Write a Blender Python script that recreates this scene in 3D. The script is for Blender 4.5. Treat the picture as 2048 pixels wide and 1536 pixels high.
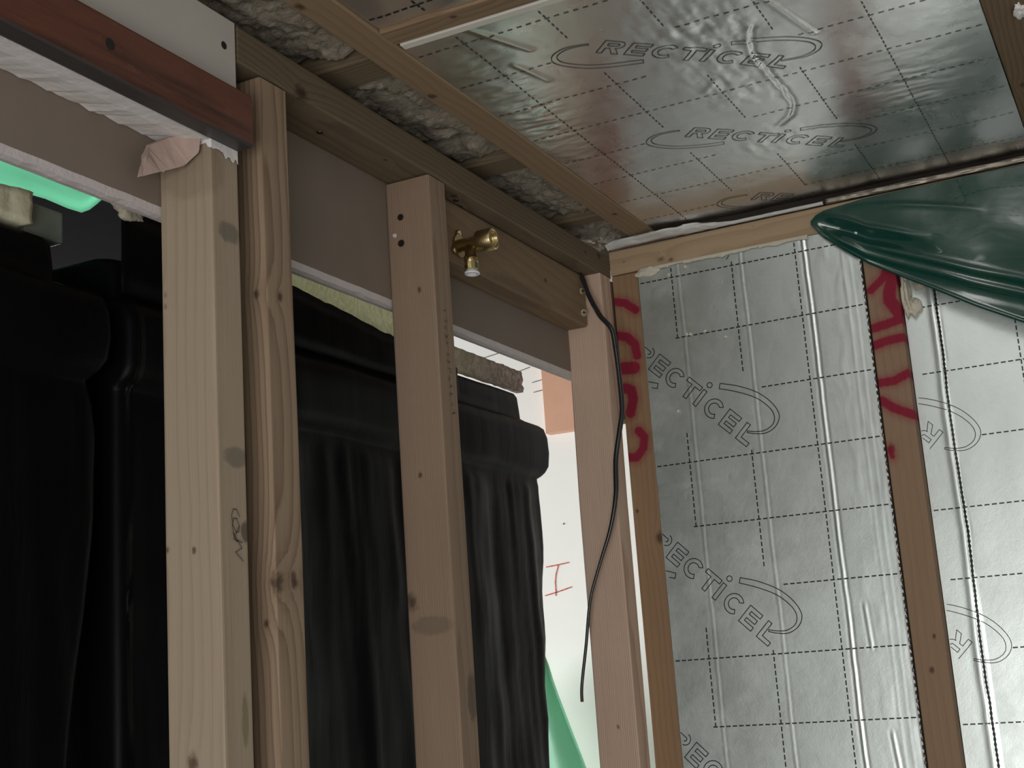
import bpy, bmesh, math, random
from mathutils import Matrix, Vector, noise

for o in list(bpy.data.objects):
    bpy.data.objects.remove(o, do_unlink=True)
SC = bpy.context.scene
COL = SC.collection
random.seed(7)

# ------------------------------------------------------------------ camera
YAW, PITCH, ROLL, FPX = math.radians(-26.0186), math.radians(12.1434), math.radians(-4.0421), 2676.5
CAM = Vector((0.769, -1.972, 1.6))
fw = Vector((math.sin(YAW)*math.cos(PITCH), math.cos(YAW)*math.cos(PITCH), math.sin(PITCH)))
r0 = Vector((math.cos(YAW), -math.sin(YAW), 0)); u0 = r0.cross(fw)
rt = math.cos(ROLL)*r0 + math.sin(ROLL)*u0
up = -math.sin(ROLL)*r0 + math.cos(ROLL)*u0
cd = bpy.data.cameras.new('camera'); cam = bpy.data.objects.new('camera', cd); COL.objects.link(cam)
cam.matrix_world = Matrix(((rt.x, up.x, -fw.x, CAM.x), (rt.y, up.y, -fw.y, CAM.y), (rt.z, up.z, -fw.z, CAM.z), (0, 0, 0, 1)))
cd.sensor_width = 36; cd.lens = FPX/2048*36; cd.clip_start = 0.01
SC.camera = cam

# ------------------------------------------------------------------ world, daylight, exposure
W = bpy.data.worlds.new('sky'); SC.world = W; W.use_nodes = True
W.node_tree.nodes['Background'].inputs[0].default_value = (0.97, 0.98, 1.0, 1)
W.node_tree.nodes['Background'].inputs[1].default_value = 0.6
def area(name, loc, rot, sx, sy, power, colr):
    l = bpy.data.lights.new(name, 'AREA'); l.shape = 'RECTANGLE'; l.size = sx; l.size_y = sy
    l.energy = power; l.color = colr
    o = bpy.data.objects.new(name, l); COL.objects.link(o); o.location = loc; o.rotation_euler = rot
    return o
# window of the room, behind the photographer and to the right
area('daylight_room_window', (1.05, -3.34, 0.97), (math.radians(90), 0, 0), 1.50, 1.20, 36, (1.0, 0.985, 0.965))
# window of the space beyond the stud wall
area('daylight_far_window', (-1.86, -0.35, 1.65), (0, math.radians(-90), 0), 1.10, 1.70, 55, (1.0, 0.975, 0.94))
vs = SC.view_settings
vs.view_transform = 'Standard'; vs.look = 'None'; vs.exposure = 0.0; vs.gamma = 1.0; vs.use_curve_mapping = False

# ------------------------------------------------------------------ helpers: objects
def link(o, parent=None, label=None, cat=None, group=None, kind=None, category=None):
    cat = cat or category
    COL.objects.link(o)
    if parent: o.parent = parent
    for k, v in (('label', label), ('category', cat), ('group', group), ('kind', kind)):
        if v: o[k] = v
    return o
def mesh(name, verts, faces, mat, smooth=False):
    m = bpy.data.meshes.new(name); m.from_pydata(verts, [], faces); m.update()
    if mat: m.materials.append(mat)
    if smooth:
        m.polygons.foreach_set('use_smooth', [True]*len(m.polygons))
    return m
def obj(name, verts, faces, mat, parent=None, smooth=False, loc=None, **kw):
    o = bpy.data.objects.new(name, mesh(name, verts, faces, mat, smooth))
    if loc is not None: o.location = loc
    return link(o, parent, **kw)
def empty(name, loc, **kw):
    o = bpy.data.objects.new(name, None); o.location = loc; o.empty_display_size = 0.05
    return link(o, **kw)
def from_bm(name, bm, mat, parent=None, loc=None, smooth=False, **kw):
    m = bpy.data.meshes.new(name); bm.to_mesh(m); bm.free()
    if mat: m.materials.append(mat)
    if smooth: m.polygons.foreach_set('use_smooth', [True]*len(m.polygons))
    o = bpy.data.objects.new(name, m)
    if loc is not None: o.location = loc
    return link(o, parent, **kw)
def box_bm(x0, x1, y0, y1, z0, z1, bev=0.0, axis=None, seg=2):
    bm = bmesh.new(); bmesh.ops.create_cube(bm, size=1)
    for v in bm.verts:
        v.co = Vector(((x0+x1)/2+v.co.x*(x1-x0), (y0+y1)/2+v.co.y*(y1-y0), (z0+z1)/2+v.co.z*(z1-z0)))
    if bev:
        es = []
        for e in bm.edges:
            d = (e.verts[0].co-e.verts[1].co)
            ax = max(range(3), key=lambda i: abs(d[i]))
            if axis is None or ax == axis: es.append(e)
        bmesh.ops.bevel(bm, geom=es, offset=bev, segments=seg, affect='EDGES', profile=0.6)
    return bm
def slab(name, x0, x1, y0, y1, z0, z1, mat, bev=0.0, parent=None, **kw):
    c = Vector(((x0+x1)/2, (y0+y1)/2, z0))
    p = parent
    bm = box_bm(x0-c.x, x1-c.x, y0-c.y, y1-c.y, 0, z1-z0, bev)
    loc = c if p is None else c - Vector(p.location)
    return from_bm(name, bm, mat, p, loc, **kw)
def tube_data(pts, rad, n=10, close=False, caps=True):
    """swept circle through pts; rad float or list"""
    V, F = [], []
    P = [Vector(p) for p in pts]
    prev = None
    for i, p in enumerate(P):
        t = (P[min(i+1, len(P)-1)]-P[max(i-1, 0)]).normalized()
        if prev is None:
            a = Vector((0, 0, 1)) if abs(t.z) < 0.9 else Vector((1, 0, 0))
            nrm = t.cross(a).normalized()
        else:
            nrm = (prev - t*prev.dot(t)).normalized()
        prev = nrm; b = t.cross(nrm)
        r = rad[i] if isinstance(rad, (list, tuple)) else rad
        for k in range(n):
            an = 2*math.pi*k/n
            V.append(tuple(p+nrm*(r*math.cos(an))+b*(r*math.sin(an))))
    for i in range(len(P)-1):
        for k in range(n):
            F.append((i*n+k, i*n+(k+1) % n, (i+1)*n+(k+1) % n, (i+1)*n+k))
    if caps:
        F.append(tuple(range(n))[::-1]); F.append(tuple((len(P)-1)*n+k for k in range(n)))
    return V, F
def catmull(pts, sub=6):
    P = [Vector(p) for p in pts]; out = []
    for i in range(len(P)-1):
        p0, p1, p2, p3 = P[max(i-1, 0)], P[i], P[i+1], P[min(i+2, len(P)-1)]
        for k in range(sub):
            t = k/sub
            out.append(0.5*((2*p1)+(p2-p0)*t+(2*p0-5*p1+4*p2-p3)*t*t+(3*p1-p0-3*p2+p3)*t**3))
    out.append(P[-1]); return out
def lathe(profile, n=24, axis='z'):
    """profile [(r, h)] closed ring surface"""
    V, F = [], []
    for r, h in profile:
        for k in range(n):
            a = 2*math.pi*k/n
            c, s = r*math.cos(a), r*math.sin(a)
            V.append((c, s, h) if axis == 'z' else (h, c, s))
    m = len(profile)
    for i in range(m-1):
        for k in range(n):
            F.append((i*n+k, i*n+(k+1) % n, (i+1)*n+(k+1) % n, (i+1)*n+k))
    return V, F
def fbm(x, y, z, o=4):
    s, a, f = 0, 1, 1
    for _ in range(o):
        s += a*noise.noise(Vector((x*f, y*f, z*f))); a *= 0.5; f *= 2.03
    return s
def interp(tab, x):
    if x <= tab[0][0]: return tab[0][1]
    for (a, b), (c, d) in zip(tab, tab[1:]):
        if x <= c: return b+(d-b)*(x-a)/(c-a)
    return tab[-1][1]

# ------------------------------------------------------------------ helpers: node materials
class NT:
    def __init__(s, name):
        s.mat = bpy.data.materials.new(name); s.mat.use_nodes = True
        s.t = s.mat.node_tree; s.bsdf = s.t.nodes['Principled BSDF']; s.out = s.t.nodes['Material Output']
    def n(s, typ, **kw):
        nd = s.t.nodes.new(typ)
        for k, v in kw.items(): setattr(nd, k, v)
        return nd
    def put(s, sock, v):
        if hasattr(v, 'is_output') or isinstance(v, bpy.types.NodeSocket): s.t.links.new(v, sock)
        elif isinstance(v, (tuple, list)) and len(v) == 3 and sock.type == 'RGBA': sock.default_value = (*v, 1)
        else: sock.default_value = v
    def m(s, op, a, b=None, c=None, clamp=False):
        nd = s.n('ShaderNodeMath', operation=op, use_clamp=clamp)
        for i, v in enumerate((a, b, c)):
            if v is not None: s.put(nd.inputs[i], v)
        return nd.outputs[0]
    def sep(s, v):
        nd = s.n('ShaderNodeSeparateXYZ'); s.put(nd.inputs[0], v); return nd.outputs
    def comb(s, x, y, z):
        nd = s.n('ShaderNodeCombineXYZ')
        for i, v in enumerate((x, y, z)): s.put(nd.inputs[i], v)
        return nd.outputs[0]
    def noise(s, vec, scale, detail=3, rough=0.55, dist=0.0):
        nd = s.n('ShaderNodeTexNoise'); s.put(nd.inputs['Vector'], vec)
        nd.inputs['Scale'].default_value = scale; nd.inputs['Detail'].default_value = detail
        nd.inputs['Roughness'].default_value = rough; nd.inputs['Distortion'].default_value = dist
        return nd.outputs['Fac']
    def step(s, v, a, b):
        nd = s.n('ShaderNodeMapRange', interpolation_type='SMOOTHSTEP'); s.put(nd.inputs[0], v)
        nd.inputs[1].default_value = a; nd.inputs[2].default_value = b
        nd.inputs[3].default_value = 0; nd.inputs[4].default_value = 1
        return nd.outputs[0]
    def mix(s, f, a, b):
        nd = s.n('ShaderNodeMix', data_type='RGBA'); s.put(nd.inputs[0], f)
        s.put(nd.inputs[6], a); s.put(nd.inputs[7], b); return nd.outputs[2]
    def bump(s, h, strength, dist=0.002, normal=None):
        nd = s.n('ShaderNodeBump'); nd.inputs['Strength'].default_value = strength
        nd.inputs['Distance'].default_value = dist; s.put(nd.inputs['Height'], h)
        if normal is not None: s.put(nd.inputs['Normal'], normal)
        return nd.outputs[0]
    def obj(s): return s.n('ShaderNodeTexCoord').outputs['Object']
    def set(s, **kw):
        for k, v in kw.items(): s.put(s.bsdf.inputs[k.replace('_', ' ')], v)
    def seg(s, p, q, a, b):
        """2D distance from (p,q) to the segment a-b"""
        bx, by = b[0]-a[0], b[1]-a[1]; bb = bx*bx+by*by+1e-12
        px, py = s.m('SUBTRACT', p, a[0]), s.m('SUBTRACT', q, a[1])
        h = s.m('MULTIPLY_ADD', px, bx/bb, s.m('MULTIPLY', py, by/bb), clamp=True)
        dx, dy = s.m('MULTIPLY_ADD', h, -bx, px), s.m('MULTIPLY_ADD', h, -by, py)
        return s.m('SQRT', s.m('MULTIPLY_ADD', dx, dx, s.m('MULTIPLY', dy, dy)))

def plain(name, colr, rough=0.8, metal=0.0, var=0.12, scale=30, bump=0.0, bscale=80, spec=None):
    t = NT(name); c = t.obj()
    f = t.noise(c, scale, 4)
    t.set(Base_Color=t.mix(f, tuple(x*(1-var) for x in colr), tuple(min(1, x*(1+var)) for x in colr)), Roughness=rough, Metallic=metal)
    if spec is not None: t.set(Specular_IOR_Level=spec)
    if bump: t.set(Normal=t.bump(t.noise(c, bscale, 4), bump))
    return t.mat

WOODK = 0.66
def wood(name, axis, org, light=(0.40, 0.285, 0.18), dark=(0.235, 0.15, 0.085), seed=0, freq=170, pith=(0.05, 0.03),
         tilt=(0.02, 0.012), knots=(), stains=(), paint=(), pcol=(0.21, 0.002, 0.028), plane=(0, 2), rough=0.72, contrast=1.0, grain=0.5, wob=0.020):
    """growth rings about a pith line, long fibres, knots (world x,y,z,r), stains (x,y,z,rx,ry,rz,strength,colour), sprayed strokes"""
    light = tuple(v*WOODK for v in light); dark = tuple(v*WOODK for v in dark)
    t = NT(name); c = t.obj(); s = t.sep(c)
    ax = [i for i in range(3) if i != axis]
    a, b, l = s[ax[0]], s[ax[1]], s[axis]
    lo = t.comb(t.m('ADD', a, seed*1.37), t.m('ADD', b, seed*0.71), t.m('MULTIPLY', l, 0.16))
    warp = t.m('MULTIPLY_ADD', t.noise(lo, 16, 3, 0.5), wob, -wob/2)
    da = t.m('ADD', t.m('MULTIPLY_ADD', l, tilt[0], a), pith[0]); db = t.m('ADD', t.m('MULTIPLY_ADD', l, tilt[1], b), pith[1])
    r = t.m('ADD', t.m('SQRT', t.m('MULTIPLY_ADD', da, da, t.m('MULTIPLY', db, db))), warp)
    km = None; org = Vector(org); kn = t.noise(c, 130, 3, 0.6) if knots else None
    for (kx, ky, kz, kr) in knots:
        k = Vector((kx, ky, kz))-org
        e = t.m('MULTIPLY_ADD', t.m('SUBTRACT', a, k[ax[0]]), 1, 0); g = t.m('SUBTRACT', b, k[ax[1]]); h = t.m('MULTIPLY', t.m('SUBTRACT', l, k[axis]), 0.7)
        d = t.m('SQRT', t.m('MULTIPLY_ADD', e, e, t.m('MULTIPLY_ADD', g, g, t.m('MULTIPLY', h, h))))
        d = t.m('ADD', d, t.m('MULTIPLY_ADD', kn, kr*1.3, -kr*0.65))
        fall = t.m('POWER', 2.718, t.m('MULTIPLY', d, -0.45/kr))
        r = t.m('MULTIPLY_ADD', fall, kr*1.6, r)
        core = t.m('SUBTRACT', 1.0, t.step(d, kr*0.25, kr*1.25))
        km = core if km is None else t.m('MAXIMUM', km, core)
    v = t.m('MULTIPLY', r, freq)
    ring = t.m('POWER', t.m('FRACT', v), 2.2)
    ring = t.m('MULTIPLY', ring, t.step(t.m('FRACT', v), 1.0, 0.86))
    fib = t.noise(t.comb(t.m('MULTIPLY', a, 1), t.m('MULTIPLY', b, 1), t.m('MULTIPLY', l, 0.012)), 420, 3, 0.6)
    big = t.noise(t.comb(a, b, t.m('MULTIPLY_ADD', l, 0.35, seed)), 7, 4, 0.6)
    f = t.m('MULTIPLY_ADD', ring, 0.75*contrast, t.m('MULTIPLY_ADD', fib, grain, t.m('MULTIPLY_ADD', big, 0.75, -0.62)), clamp=True)
    col = t.mix(f, light, dark)
    if km is not None: col = t.mix(t.m('MULTIPLY', km, 0.80), col, (dark[0]*0.30, dark[1]*0.24, dark[2]*0.24))
    sp = t.noise(c, 60, 5, 0.7)
    for (sx, sy, sz, rx, ry, rz, st, sc) in stains:
        k = Vector((sx, sy, sz))-org
        q = None
        for i, rr in enumerate((rx, ry, rz)):
            e = t.m('MULTIPLY', t.m('SUBTRACT', s[i], k[i]), 1/rr); e = t.m('MULTIPLY', e, e)
            q = e if q is None else t.m('ADD', q, e)
        q = t.m('ADD', q, t.m('MULTIPLY_ADD', sp, 1.6, -0.8))
        col = t.mix(t.m('MULTIPLY', t.step(q, 1.25, 0.45), st), col, sc)
    if paint:
        p, q = s[plane[0]], s[plane[1]]; dm = None
        for (pts, w) in paint:
            for A, B in zip(pts, pts[1:]):
                A2 = (A[0]-org[plane[0]], A[1]-org[plane[1]]); B2 = (B[0]-org[plane[0]], B[1]-org[plane[1]])
                d = t.m('SUBTRACT', t.seg(p, q, A2, B2), w)
                dm = d if dm is None else t.m('MINIMUM', dm, d)
        dm = t.m('ADD', dm, t.m('MULTIPLY_ADD', t.noise(c, 260, 3), 0.004, -0.002))
        soft = t.m('MULTIPLY', t.step(dm, 0.013, -0.002), 0.40)
        hard = t.m('MULTIPLY', t.step(dm, 0.0034, -0.0022), 0.95)
        col = t.mix(t.m('MAXIMUM', soft, hard), col, pcol)
    hb = t.m('MULTIPLY_ADD', ring, -0.5, t.m('MULTIPLY', fib, 0.9))
    t.set(Base_Color=col, Roughness=rough, Specular_IOR_Level=0.3, Normal=t.bump(hb, 0.35, 0.0009))
    return t.mat

M = {}
M['plaster_back'] = plain('plasterboard_paper', (0.225, 0.180, 0.145), 0.9, var=0.10, scale=14, bump=0.05)
M['gypsum'] = plain('gypsum', (0.62, 0.57, 0.57), 0.95, var=0.10, scale=60, bump=0.5, bscale=160)
M['white_plaster'] = plain('white_plaster', (0.80, 0.77, 0.77), 0.9, var=0.20, scale=26, bump=0.6, bscale=90)
M['painted'] = plain('painted_board', (0.52, 0.49, 0.45), 0.7, var=0.10, scale=9, bump=0.08)
M['paper_flake'] = plain('torn_paper', (0.42, 0.31, 0.265), 0.95, var=0.25, scale=50, bump=0.6)
M['wall_paint'] = plain('wall_paint', (0.62, 0.61, 0.58), 0.9, var=0.05, scale=5)
M['far_white'] = plain('far_white', (0.86, 0.88, 0.86), 0.75, var=0.03, scale=4)
M['floor'] = plain('floor_screed', (0.33, 0.30, 0.26), 0.85, var=0.2, scale=12, bump=0.1)
M['deck'] = plain('roof_deck', (0.12, 0.10, 0.085), 0.9, var=0.2, scale=12)
M['foam'] = plain('expanding_foam', (0.62, 0.58, 0.47), 0.8, var=0.15, scale=40, bump=0.7, bscale=120)
M['foam_dirty'] = plain('expanding_foam_dirty', (0.40, 0.37, 0.29), 0.8, var=0.25, scale=60, bump=0.7, bscale=120)
M['print'] = plain('print_ink', (0.012, 0.014, 0.014), 0.5, var=0.2)
M['print_grey'] = plain('print_ink_grey', (0.055, 0.055, 0.052), 0.42, metal=0.6, var=0.2)
M['print_faint'] = plain('print_ink_faint', (0.16, 0.16, 0.155), 0.40, metal=0.85, var=0.2)
M['screw'] = plain('zinc_screw', (0.86, 0.74, 0.48), 0.38, metal=1.0, var=0.1)
M['screw_dark'] = plain('dark_screw', (0.10, 0.085, 0.07), 0.35, metal=1.0)
M['recess'] = plain('screw_recess', (0.015, 0.012, 0.01), 0.8)
M['brass'] = plain('brass', (0.47, 0.365, 0.19), 0.34, metal=1.0, var=0.10, scale=90, bump=0.12, bscale=400)
M['brass_bright'] = plain('turned_brass', (0.66, 0.57, 0.29), 0.16, metal=1.0, var=0.05)
M['white_plastic'] = plain('white_plastic', (0.80, 0.80, 0.84), 0.4, var=0.03)
M['cable'] = plain('black_cable', (0.022, 0.022, 0.024), 0.24, var=0.2)
M['copper'] = plain('copper', (0.72, 0.38, 0.22), 0.3, metal=1.0)
M['membrane'] = plain('white_membrane', (0.62, 0.62, 0.60), 0.45, var=0.15, scale=25, bump=0.3, bscale=40)
M['tape'] = plain('dull_tape', (0.30, 0.27, 0.22), 0.45, metal=0.6, var=0.35, scale=60, bump=0.5, bscale=60)
M['white_batten'] = plain('white_batten', (0.72, 0.70, 0.63), 0.7, var=0.06)
M['cut_edge'] = plain('cut_foil_edge', (0.75, 0.76, 0.74), 0.5, var=0.2, scale=200)
M['salmon'] = plain('raw_ply', (0.62, 0.36, 0.25), 0.8, var=0.10, scale=20)
M['red_marker'] = plain('red_marker', (0.62, 0.10, 0.07), 0.8)
M['pencil'] = plain('pencil', (0.085, 0.07, 0.06), 0.7)
M['cream_foam'] = plain('cream_foam', (0.66, 0.64, 0.47), 0.85, var=0.2, scale=30, bump=0.8, bscale=70)

def foil(name, tint=(0.74, 0.76, 0.75), rough=0.30):
    t = NT(name); c = t.obj()
    n1 = t.noise(c, 34, 4, 0.6); hz = t.step(t.noise(c, 11, 6, 0.7), 0.45, 0.75); n2 = t.noise(c, 420, 2, 0.6); n3 = t.noise(c, 7, 3, 0.5)
    t.set(Base_Color=t.mix(n3, tuple(x*0.9 for x in tint), tint), Metallic=1.0,
          Roughness=t.m('MULTIPLY_ADD', hz, 0.08, t.m('MULTIPLY_ADD', n1, 0.10, rough-0.07)),
          Normal=t.bump(n2, 0.10, 0.0006, t.bump(n1, 0.10, 0.0025)))
    return t.mat
M['foil_wall'] = foil('foil_wall', (0.715, 0.775, 0.75), 0.42)
M['foil_ceiling'] = foil('foil_ceiling', (0.78, 0.775, 0.77), 0.30)

def black_plastic():
    t = NT('black_plastic'); c = t.obj(); s = t.sep(c)
    st = t.comb(s[0], s[1], t.m('MULTIPLY', s[2], 0.18))
    n1 = t.noise(st, 16, 5, 0.6, 0.4); n2 = t.noise(c, 9, 3)
    dust = t.step(t.noise(c, 22, 6, 0.75), 0.60, 0.80)
    t.set(Base_Color=t.mix(t.m('MULTIPLY', dust, 0.35), (0.0030, 0.0030, 0.0036), (0.016, 0.015, 0.014)),
          Roughness=t.m('MULTIPLY_ADD', n2, 0.22, 0.30), Normal=t.bump(n1, 0.30, 0.004), Specular_IOR_Level=0.06)
    return t.mat
M['black_plastic'] = black_plastic()

def green_sheet(name, colr, trans, gloss=0.18, translucent=0.25, coat=0.0):
    t = NT(name); c = t.obj()
    n1 = t.noise(c, 12, 4, 0.6)
    t.set(Base_Color=t.mix(n1, tuple(x*0.8 for x in colr), tuple(x*1.2 for x in colr)), Roughness=gloss,
          Normal=t.bump(t.noise(c, 26, 3), 0.06, 0.004))
    t.set(Coat_Weight=coat, Coat_Roughness=0.045, Coat_IOR=2.1)
    tr = t.n('ShaderNodeBsdfTransparent'); tr.inputs[0].default_value = (*[min(1, x*0.9/max(colr)) for x in colr], 1)
    tl = t.n('ShaderNodeBsdfTranslucent'); tl.inputs[0].default_value = (*[min(0.92, x*2.2) if max(colr) < 0.2 else x*1.35 for x in colr], 1)
    m1 = t.n('ShaderNodeMixShader'); m1.inputs[0].default_value = translucent
    t.t.links.new(t.bsdf.outputs[0], m1.inputs[1]); t.t.links.new(tl.outputs[0], m1.inputs[2])
    m2 = t.n('ShaderNodeMixShader'); m2.inputs[0].default_value = trans
    t.t.links.new(m1.outputs[0], m2.inputs[1]); t.t.links.new(tr.outputs[0], m2.inputs[2])
    t.t.links.new(m2.outputs[0], t.out.inputs[0])
    return t.mat
M['green'] = green_sheet('green_polythene', (0.014, 0.090, 0.068), 0.08, 0.20, 0.18, 1.0)
M['green_far'] = green_sheet('green_polythene_far', (0.36, 0.69, 0.54), 0.06, 0.4, 0.7)
M['green_wall'] = green_sheet('green_polythene_hung', (0.33, 0.60, 0.46), 0.14, 0.4, 0.4)

def wool_mat():
    t = NT('mineral_wool'); c = t.obj(); s = t.sep(c)
    st = t.comb(t.m('MULTIPLY', s[0], 0.35), s[1], s[2])
    n1 = t.noise(st, 80, 7, 0.72, 1.4); n2 = t.noise(c, 14, 4); n3 = t.noise(c, 300, 3)
    col = t.mix(t.step(n1, 0.25, 0.75), (0.16, 0.135, 0.098), (0.40, 0.35, 0.275))
    col = t.mix(t.m('MULTIPLY', t.step(n2, 0.55, 0.75), 0.45), col, (0.11, 0.105, 0.075))
    t.set(Base_Color=col, Roughness=0.62, Specular_IOR_Level=0.5, Normal=t.bump(t.m('MULTIPLY_ADD', n3, 0.35, n1), 0.9, 0.005))
    return t.mat
M['wool'] = wool_mat()

def red_beam_mat():
    t = NT('red_stained_timber'); c = t.obj(); s = t.sep(c)
    st = t.comb(s[0], t.m('MULTIPLY', s[1], 0.06), s[2])
    f = t.noise(st, 260, 4, 0.65); g = t.noise(st, 60, 4, 0.6); b = t.noise(c, 12, 4)
    col = t.mix(f, (0.175, 0.060, 0.034), (0.075, 0.024, 0.015))
    col = t.mix(t.step(g, 0.50, 0.72), col, (0.045, 0.016, 0.011))
    ch = t.noise(t.comb(s[0], t.m('MULTIPLY', s[1], 0.3), s[2]), 95, 5, 0.75)
    col = t.mix(t.m('MULTIPLY', t.step(ch, 0.60, 0.72), 0.7), col, (0.24, 0.12, 0.08))
    col = t.mix(t.m('MULTIPLY', t.step(b, 0.56, 0.74), 0.5), col, (0.05, 0.022, 0.016))
    # the underside is dark grey, with an uneven edge
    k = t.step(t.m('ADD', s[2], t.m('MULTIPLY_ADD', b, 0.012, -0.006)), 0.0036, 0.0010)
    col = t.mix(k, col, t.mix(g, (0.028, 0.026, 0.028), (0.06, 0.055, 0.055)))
    t.set(Base_Color=col, Roughness=0.42, Normal=t.bump(t.m('ADD', f, g), 0.5, 0.0012))
    return t.mat
M['red_beam'] = red_beam_mat()

# ------------------------------------------------------------------ the shell of the room
STR = dict(kind='structure')
FOILZ = 2.278
slab('floor', -1.9, 2.6, -3.4, 0.62, -0.12, 0.0, M['floor'], **STR)
slab('ceiling', -1.9, 2.6, -3.4, 0.62, 2.43, 2.53, M['deck'], **STR)
slab('wall_end', 0.0, 2.6, 0.105, 0.135, 0, 2.43, M['wall_paint'], **STR)
slab('wall_right', 2.6, 2.7, -3.4, 0.135, 0, 2.43, M['wall_paint'], **STR)
wb = empty('wall_back', (0, -3.4, 0), **STR)
WX0, WX1, WZ0, WZ1 = 0.30, 1.80, 0.37, 1.57
for (x0, x1, z0, z1) in ((-1.9, WX0, 0, 2.43), (WX1, 2.6, 0, 2.43), (WX0, WX1, 0, WZ0), (WX0, WX1, WZ1, 2.43)):
    slab('wall_panel', x0, x1, -3.5, -3.4, z0, z1, M['wall_paint'], parent=wb)
w1 = empty('window_1', (0, -3.4, 0), **STR)
for (x0, x1, z0, z1) in ((WX0, WX0+0.05, WZ0, WZ1), (WX1-0.05, WX1, WZ0, WZ1), (WX0+0.05, WX1-0.05, WZ0, WZ0+0.05), (WX0+0.05, WX1-0.05, WZ1-0.05, WZ1)):
    slab('window_frame', x0, x1, -3.47, -3.41, z0, z1, M['white_plastic'], parent=w1)
# space beyond the stud wall
wf = slab('wall_far', -1.9, 0.0, 0.60, 0.66, 0, 2.43, M['far_white'], **STR)
slab('wall_side', 0.0, 0.03, 0.136, 0.62, 0, 2.43, M['wall_paint'], **STR)
wl = empty('wall_left', (-1.9, 0, 0), **STR)
for (y0, y1, z0, z1) in ((-3.4, -1.25, 0, 2.43), (0.55, 0.62, 0, 2.43), (-1.25, 0.55, 0, 1.05), (-1.25, 0.55, 2.25, 2.43)):
    slab('wall_panel', -2.0, -1.9, y0, y1, z0, z1, M['far_white'], parent=wl)
w2 = empty('window_2', (-1.9, 0, 0), **STR)
for (y0, y1, z0, z1) in ((-1.25, -1.2, 1.05, 2.25), (0.5, 0.55, 1.05, 2.25), (-1.2, 0.5, 1.05, 1.10), (-1.2, 0.5, 2.20, 2.25)):
    slab('window_frame', -1.98, -1.92, y0, y1, z0, z1, M['white_plastic'], parent=w2)

# ------------------------------------------------------------------ timbers
def timber(name, x0, x1, y0, y1, z0, z1, axis, label, cat='timber', bev=0.0035, group=None, bend=None, **kw):
    org = Vector(((x0+x1)/2, (y0+y1)/2, z0))
    bm = box_bm(x0-org.x, x1-org.x, y0-org.y, y1-org.y, 0, z1-z0, bev, axis, 3)
    # cut the long way into lengths so that the timber may wander a little
    L = [(x1-x0), (y1-y0), (z1-z0)][axis]; nseg = max(2, int(L/0.12))
    lo = [x0-org.x, y0-org.y, 0][axis]
    for i in range(1, nseg):
        co = [0, 0, 0]; co[axis] = lo+L*i/nseg; no = [0, 0, 0]; no[axis] = 1
        bmesh.ops.bisect_plane(bm, geom=bm.verts[:]+bm.edges[:]+bm.faces[:], plane_co=co, plane_no=no)
    sd = kw.get('seed', 0)
    for v in bm.verts:
        l = v.co[axis]
        for k in range(3):
            if k != axis:
                v.co[k] += 0.0010*noise.noise(Vector((l*3.0+sd*3.1, k*5.7, sd)))
        if bend: v.co += Vector(bend(v.co+org))
    mat = wood('wood_'+name+str(sd), axis, org, **kw)
    o = from_bm(name, bm, mat, None, org, label=label, category=cat, group=group)
    for p in o.data.polygons: p.use_smooth = False
    return o
def screw(parent, p, n, r=0.0042, mat='screw', depth=0.0012):
    """countersunk cross-head screw, head centre p, pointing along n (out of the wood)"""
    n = Vector(n).normalized(); q = n.to_track_quat('Z', 'Y').to_matrix().to_4x4()
    V, F = lathe([(0.0001, -0.010), (r*0.45, -0.010), (r*0.45, -0.002), (r*0.96, 0), (r, depth*0.5), (r*0.93, depth), (r*0.5, depth), (0.0001, depth)], 16)
    o = obj('screw', V, F, M[mat], parent, smooth=False)
    cr = []
    Vc, Fc = [], []
    for (a, b) in ((r*0.55, r*0.13), (r*0.13, r*0.55)):
        k = len(Vc)
        Vc += [(-a, -b, depth+0.0002), (a, -b, depth+0.0002), (a, b, depth+0.0002), (-a, b, depth+0.0002)]
        Fc.append((k, k+1, k+2, k+3))
    o.matrix_basis = Matrix.Translation(Vector(p)-parent.location) @ q
    obj('cross_recess', Vc, Fc, M['recess'], o)
    return o

GREY = (0.075, 0.078, 0.07)
D = -0.063                                             # depth of the stud wall
studA = timber('stud', D, 0, -1.015, -0.973, 0.04, 2.115, 2, 'pale planed stud under the red beam end, leftmost upright in view', 'stud',
    light=(0.58, 0.46, 0.335), dark=(0.36, 0.255, 0.16), seed=1, freq=95, pith=(0.035, -0.030), tilt=(0.006, 0.015), contrast=0.55, grain=0.40,
    knots=((-0.035, -1.015, 1.542, 0.007), (-0.029, -1.015, 1.728, 0.0028), (-0.060, -1.015, 1.731, 0.0028), (-0.058, -1.013, 1.973, 0.003), (-0.058, -1.013, 1.962, 0.003)),
    stains=((0, -0.990, 2.030, 0.01, 0.017, 0.011, 0.55, GREY), (0, -0.988, 1.812, 0.01, 0.020, 0.010, 0.5, GREY), (0, -0.977, 1.744, 0.01, 0.008, 0.010, 0.75, (0.06, 0.05, 0.035)),
            (0, -0.985, 1.575, 0.012, 0.005, 0.025, 0.55, (0.13, 0.12, 0.04)), (-0.02, -1.012, 2.09, 0.05, 0.02, 0.03, 0.35, (0.20, 0.15, 0.10))))
stud2 = timber('stud', D, 0, -0.934, -0.888, 0.04, 2.213, 2, 'narrow brown stud standing close behind the pale stud, under the dark top plate', 'stud',
    light=(0.50, 0.365, 0.25), dark=(0.25, 0.155, 0.095), seed=2, freq=150, pith=(0.02, 0.045), tilt=(0.010, -0.010), contrast=1.25,
    knots=((0.0, -0.93, 1.698, 0.0085), (0.0, -0.905, 1.701, 0.007), (-0.012, -0.934, 1.661, 0.004), (-0.012, -0.934, 1.984, 0.004), (0, -0.912, 1.984, 0.005)))
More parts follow.
